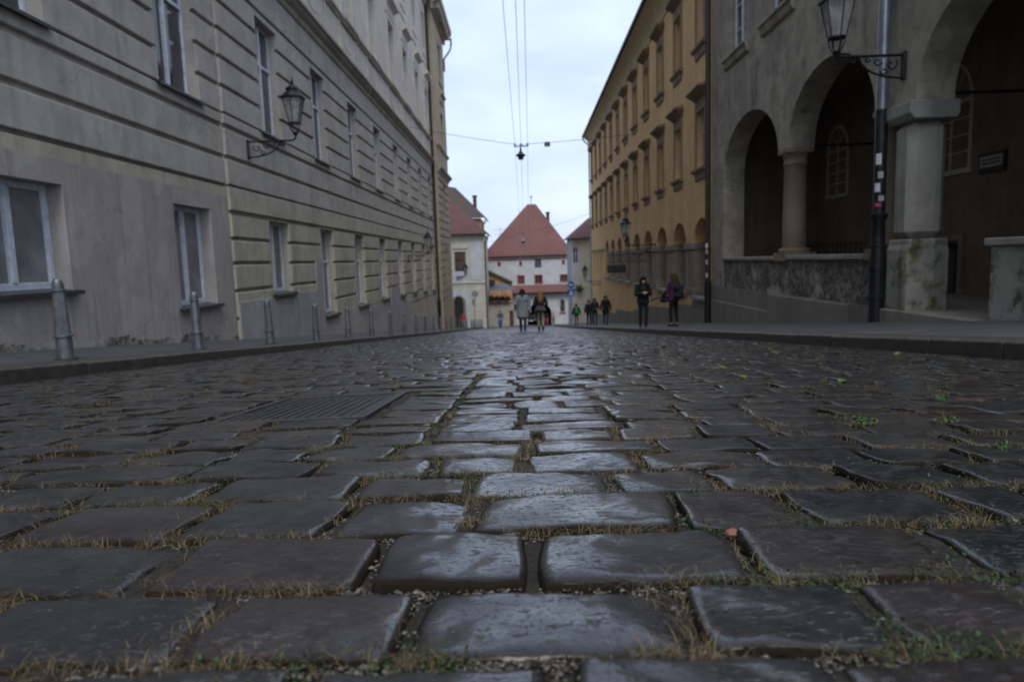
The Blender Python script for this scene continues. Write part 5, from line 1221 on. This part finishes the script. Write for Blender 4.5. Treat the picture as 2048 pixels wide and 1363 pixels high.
bag('shoulder_bag', 'grey shoulder bag against the hip of the blond walker', 'bag', [((-.14, 0, .9), (.14, 0, .88), .085, .085), ((-.12, 0, .98), (.12, 0, .97), .06, .06)], 'grey_bag', (.82, 27.05, road_z(.82, 27.2)))
person('woman all in black walking toward the camera looking down at a phone', onpave(4.02, 22.3), PI, 1.70, 'black_cloth', 'black_cloth', 'black_cloth', 'dark_hair', 'front', .10, [((-.24, .03, 1.10), (-.06, .24, 1.16)), ((.24, .03, 1.10), (.05, .24, 1.15))], .10, fullness=1.15, headtilt=.8, vox=.011)
ph = MB(); ph.box(-.035, .035, -.006, .006, -.07, .07); o = part('mobile_phone', ph, 'rubber', bevel=.006); o.location = (4.02, 22.3-.30, pave_z(4.02, 22.3)+1.20); o.rotation_euler = (.7, 0, 0); tag(o, 'dark phone held up by the woman in black', 'phone')
hx_ = .55
p4 = (4.93, 21.9); person('person in a purple jacket with a black backpack standing turned to the kerb', onpave(*p4), hx_, 1.70, 'purple', 'black_cloth', 'black_cloth', 'brown_hair', 'long', .06, [((-.25, .05, 1.12), (-.22, .28, 1.0)), ((.25, .0, 1.12), (.24, .14, .95))], .06, fullness=1.2, ankles=True, vox=.011)
def rot(p, a): return (p[0]*math.cos(a)-p[1]*math.sin(a), p[0]*math.sin(a)+p[1]*math.cos(a), p[2])
bag('backpack', 'black backpack on the back of the person in purple', 'backpack', [((0, -.26, 1.0), (0, -.24, 1.25), .13, .12), ((-.08, -.24, 1.0), (.08, -.24, 1.0), .12, .12), ((-.08, -.22, 1.24), (.08, -.22, 1.24), .1, .1), ((0, -.33, .98), (0, -.33, 1.1), .09, .08)], 'black_cloth', onpave(*p4), hx_)
bag('handbag', 'dark handbag hanging at the side of the person in purple', 'bag', [((-.16, .16, .86), (-.16, .34, .84), .09, .09), ((-.16, .18, .95), (-.16, .30, .95), .05, .05)], 'navy_cloth', onpave(*p4), hx_)
u_ = thing('folded_umbrella', 'folded dark umbrella held out toward the wall by the person in purple', 'umbrella', onpave(*p4), hx_)
mb = MB(); mb.caps((-.24, .30, .99), (-.42, .55, .86), .03, .045); part('canopy', mb, 'steel_cloth', u_, smooth=True); mb = MB(); mb.tube([(-.20, .24, 1.02), (-.46, .60, .84)], .009, 6); part('shaft', mb, 'iron', u_)
person('passer-by in a long dark coat and jeans walking up beside the yellow plinth', onpave(4.95, 39.5), PI, 1.74, 'black_cloth', 'jeans', 'black_cloth', 'brown_hair', 'front', .16, A_, .18, fullness=1.2)
person('passer-by in a navy jacket and blue jeans walking up the right pavement', onpave(4.5, 41.2), PI, 1.68, 'navy_cloth', 'jeans', 'black_cloth', 'dark_hair', 'front', .14, [((-.25, .0, 1.12), (-.12, .2, 1.08)), ((.25, .0, 1.12), (.26, -.04, .88))], .05, fullness=1.15)
person('dark figure in black close to the wall behind the navy jacket', onpave(4.62, 45.8), PI, 1.72, 'black_cloth', 'black_cloth', 'black_cloth', 'dark_hair', 'short', .1, None, .08, fullness=1.15)
gx = (4.25, 51.5); person('walker with dark red trousers and a green backpack on the far right pavement', onpave(*gx), UP, 1.66, 'black_cloth', 'red_cloth', 'black_cloth', 'dark_hair', 'short', .16, A_, .05, fullness=1.25)
bag('backpack', 'bright green backpack on the walker in red trousers', 'backpack', [((0, -.22, 1.02), (0, -.2, 1.24), .13, .12), ((-.06, -.22, 1.04), (.06, -.22, 1.04), .11, .11)], 'green_cloth', onpave(*gx))
# scooter with rider
ys_ = 66.; xs_ = -1.95; sc = thing('motor_scooter', 'small scooter with a pale blue front coming up the street at the left', 'scooter', (xs_, ys_, road_z(xs_, ys_)), PI)
def wheel(y, parent, r=.22):
    o = MB(); n = 16
    for i in range(n): pass
    o.tube([(0, y+r*math.cos(a), r+r*math.sin(a)) for a in np.linspace(0, 2*PI, 17)], .05, 8); w = part('wheel', o, 'rubber', parent, smooth=True); h = MB(); h.extrude([(y+r*.7*math.cos(2*PI*i/12), r+r*.7*math.sin(2*PI*i/12)) for i in range(12)], lambda a, b_, t: (t, a, b_), -.03, .03); part('rim', h, 'zinc', w)
wheel(.62, sc); wheel(-.62, sc)
mb = MB(); mb.caps((0, .42, .35), (0, .38, .85), .16, .15, fx=1.2); mb.caps((0, .35, .28), (0, -.2, .28), .13, .15); mb.caps((0, -.25, .45), (0, -.7, .6), .17, .15); remesh('bodywork', mb, .02, 'blue', sc, 3)
mb = MB(); mb.caps((0, -.1, .72), (0, -.62, .76), .13, .12); part('saddle', mb, 'rubber', sc, smooth=True)
mb = MB(); mb.tube([(-.34, .25, 1.02), (-.1, .33, 1.03), (.1, .33, 1.03), (.34, .25, 1.02)], .02, 8); part('handlebar', mb, 'iron', sc)
mb = MB(); mb.caps((0, .5, .9), (0, .54, .9), .08, .07); part('headlight', mb, 'sign_white', sc, smooth=True)
person('scooter rider in a dark jacket sitting upright with hands on the handlebar', (xs_, ys_+.25, road_z(xs_, ys_)-.02), PI, 1.7, 'steel_cloth', 'black_cloth', 'black_cloth', 'brown_hair', 'short', .0, [((-.28, .18, 1.16), (-.33, .42, 1.05)), ((.28, .18, 1.16), (.33, .42, 1.05))], .0, fullness=1.2, seated=True)
person('person in a bright red top standing in the doorway of the corner house', (-6.6, 78.6, base_z(78.6)+.12), PI, 1.72, 'bright_red', 'beige_cloth', 'black_cloth', 'dark_hair', 'short', .05)
person('small figure in a pale jacket at the right side of the gate passage', (4.55, 93.5, road_z(4.5, 93.5)), PI, 1.72, 'beige_cloth', 'black_cloth', 'black_cloth', 'dark_hair', 'short', .1)
person('small figure with pink trousers inside the dark gate passage', (3.75, 95.5, road_z(3.7, 95.5)), PI, 1.66, 'black_cloth', 'pink_cloth', 'black_cloth', 'dark_hair', 'short', .1)
person('small dark figure walking inside the gate passage beside the pink trousers', (3.2, 96.5, road_z(3.2, 96.5)), PI, 1.72, 'navy_cloth', 'jeans', 'black_cloth', 'dark_hair', 'short', .1)
# car in the gate passage
cr = thing('car', 'dark car with an amber light lit coming through the gate passage', 'car', (1.55, 97.5, road_z(1.5, 96)), 0)
mb = MB(); mb.extrude([(-.2, .25), (4, .25), (4.1, .6), (4.0, .85), (3.3, .95), (2.8, 1.4), (1.4, 1.45), (.7, .95), (-.1, .8), (-.25, .55)], lambda a, b_, t: (t, a, b_), -.82, .82); part('body', mb, 'navy_cloth', cr, bevel=.06)
mb = MB(); mb.quad((-.7, .69, .97), (.7, .69, .97), (.6, 1.38, 1.42), (-.6, 1.38, 1.42)); part('windscreen', mb, 'glass', cr)
for x in (-.58, .58): mb = MB(); mb.lathe([(.02, -.05), (.1, 0), (.02, .05)], (x, -.24, .62), 10); part('headlight', mb, 'amber' if x < 0 else 'sign_white', cr)
mb = MB(); mb.box(-.28, .28, -.29, -.255, .38, .5); part('number_plate', mb, 'sign_white', cr)
for x in (-.78, .78):
    for y in (.6, 3.2):
        mb = MB(); mb.extrude([(y+.31*math.cos(2*PI*i/16), .31+.31*math.sin(2*PI*i/16)) for i in range(16)], lambda a, b_, t: (t, a, b_), x-.1, x+.1); w = part('wheel', mb, 'rubber', cr)

# ================================================================== SKY AND LIGHT
W = bpy.data.worlds.new('World'); S.world = W; W.use_nodes = True; nt = W.node_tree; bg = nt.nodes['Background']
SUN_EL, SUN_AZ = math.radians(55), math.radians(172)     # azimuth clockwise from +y
sk = nt.nodes.new('ShaderNodeTexSky'); sk.sky_type = 'NISHITA'; sk.sun_disc = False; sk.sun_elevation = SUN_EL; sk.sun_rotation = SUN_AZ; sk.dust_density = 3.; sk.air_density = 1.
tc = nt.nodes.new('ShaderNodeTexCoord'); mp = nt.nodes.new('ShaderNodeMapping'); mp.inputs['Scale'].default_value = (1.2, 1.2, 3.2); mp.inputs['Location'].default_value = (2.3, .4, .9)
nt.links.new(tc.outputs['Generated'], mp.inputs['Vector'])
nz_ = nt.nodes.new('ShaderNodeTexNoise'); nz_.inputs['Scale'].default_value = 1.6; nz_.inputs['Detail'].default_value = 6; nz_.inputs['Roughness'].default_value = .5; nt.links.new(mp.outputs[0], nz_.inputs['Vector'])
hs_ = nt.nodes.new('ShaderNodeHueSaturation'); hs_.inputs['Saturation'].default_value = .58; nt.links.new(sk.outputs[0], hs_.inputs['Color'])
rp_ = nt.nodes.new('ShaderNodeValToRGB'); rp_.color_ramp.elements[0].position = .30; rp_.color_ramp.elements[1].position = .72
rp_.color_ramp.elements[0].color = (.35,)*3+(1,); rp_.color_ramp.elements[1].color = (.85,)*3+(1,); nt.links.new(nz_.outputs['Fac'], rp_.inputs['Fac'])
mx = nt.nodes.new('ShaderNodeMix'); mx.data_type = 'RGBA'; nt.links.new(rp_.outputs[0], mx.inputs[0]); nt.links.new(hs_.outputs[0], mx.inputs[6]); mx.inputs[7].default_value = (5.6, 6.6, 8.4, 1)
sx_ = nt.nodes.new('ShaderNodeSeparateXYZ'); nt.links.new(tc.outputs['Generated'], sx_.inputs[0])
mr_ = nt.nodes.new('ShaderNodeValToRGB'); nt.links.new(sx_.outputs['Z'], mr_.inputs[0]); cr_ = mr_.color_ramp; cr_.interpolation = 'B_SPLINE'
for p_, v_ in ((.0, 1.0), (.07, .94), (.20, .72), (.34, .54), (.55, 1.2), (.92, 2.8)):
    e_ = cr_.elements[0] if p_ == 0 else (cr_.elements[1] if p_ == .92 else cr_.elements.new(p_)); e_.position = p_; e_.color = (v_, v_, v_, 1) if v_ < 1.1 else (v_*1.06, v_*1.0, v_*.86, 1)
n2_ = nt.nodes.new('ShaderNodeTexNoise'); n2_.inputs['Scale'].default_value = 2.6; n2_.inputs['Detail'].default_value = 7; nt.links.new(mp.outputs[0], n2_.inputs['Vector'])
r2_ = nt.nodes.new('ShaderNodeValToRGB'); r2_.color_ramp.elements[0].position = .32; r2_.color_ramp.elements[1].position = .68
r2_.color_ramp.elements[0].color = (.76, .80, .87, 1); r2_.color_ramp.elements[1].color = (1.08, 1.06, 1.04, 1); nt.links.new(n2_.outputs['Fac'], r2_.inputs['Fac'])
vx_ = nt.nodes.new('ShaderNodeVectorMath'); vx_.operation = 'MULTIPLY'; nt.links.new(mx.outputs[2], vx_.inputs[0]); nt.links.new(r2_.outputs[0], vx_.inputs[1])
vm_ = nt.nodes.new('ShaderNodeVectorMath'); vm_.operation = 'MULTIPLY'; nt.links.new(vx_.outputs[0], vm_.inputs[0]); nt.links.new(mr_.outputs[0], vm_.inputs[1])
nt.links.new(vm_.outputs[0], bg.inputs['Color']); bg.inputs['Strength'].default_value = .085
ld = bpy.data.lights.new('sun', 'SUN'); ld.energy = .85; ld.angle = math.radians(25); ld.color = (1, .96, .9)
lo = bpy.data.objects.new('sun', ld); COL.objects.link(lo)
d = Vector((math.sin(SUN_AZ)*math.cos(SUN_EL), math.cos(SUN_AZ)*math.cos(SUN_EL), math.sin(SUN_EL))); lo.rotation_euler = d.to_track_quat('Z', 'Y').to_euler(); lo.location = (0, 0, 40)

# ================================================================== CAMERA
F_, CX, CY = 1365., 1024., 681.5
yv = Vector((1037-CX, 520-CY, F_)).normalized(); gv = Vector((376., 11560., F_)); gv = (gv-yv*gv.dot(yv)).normalized(); zv = -gv; xv = gv.cross(yv)
# camera axes (right, down, fwd) expressed in world coordinates
R3 = Matrix((xv, yv, zv))               # rows: world axes in camera coords
right = Vector(R3.col[0]); down = Vector(R3.col[1]); fwd = Vector(R3.col[2])
cd = bpy.data.cameras.new('camera'); cam = bpy.data.objects.new('camera', cd); COL.objects.link(cam)
m4 = Matrix.Identity(4)
for i in range(3): m4[i][0] = right[i]; m4[i][1] = -down[i]; m4[i][2] = -fwd[i]
m4.translation = Vector((0, 0, .40)); cam.matrix_world = m4
cd.sensor_width = 36; cd.lens = 36*F_/2048; cd.clip_start = .02; cd.clip_end = 2000
cd.dof.use_dof = True; cd.dof.focus_distance = 1.55; cd.dof.aperture_fstop = 4.6; cd.dof.aperture_blades = 9
S.camera = cam
S.view_settings.view_transform = 'Standard'; S.view_settings.look = 'None'; S.view_settings.gamma = 1; S.view_settings.exposure = 1.04
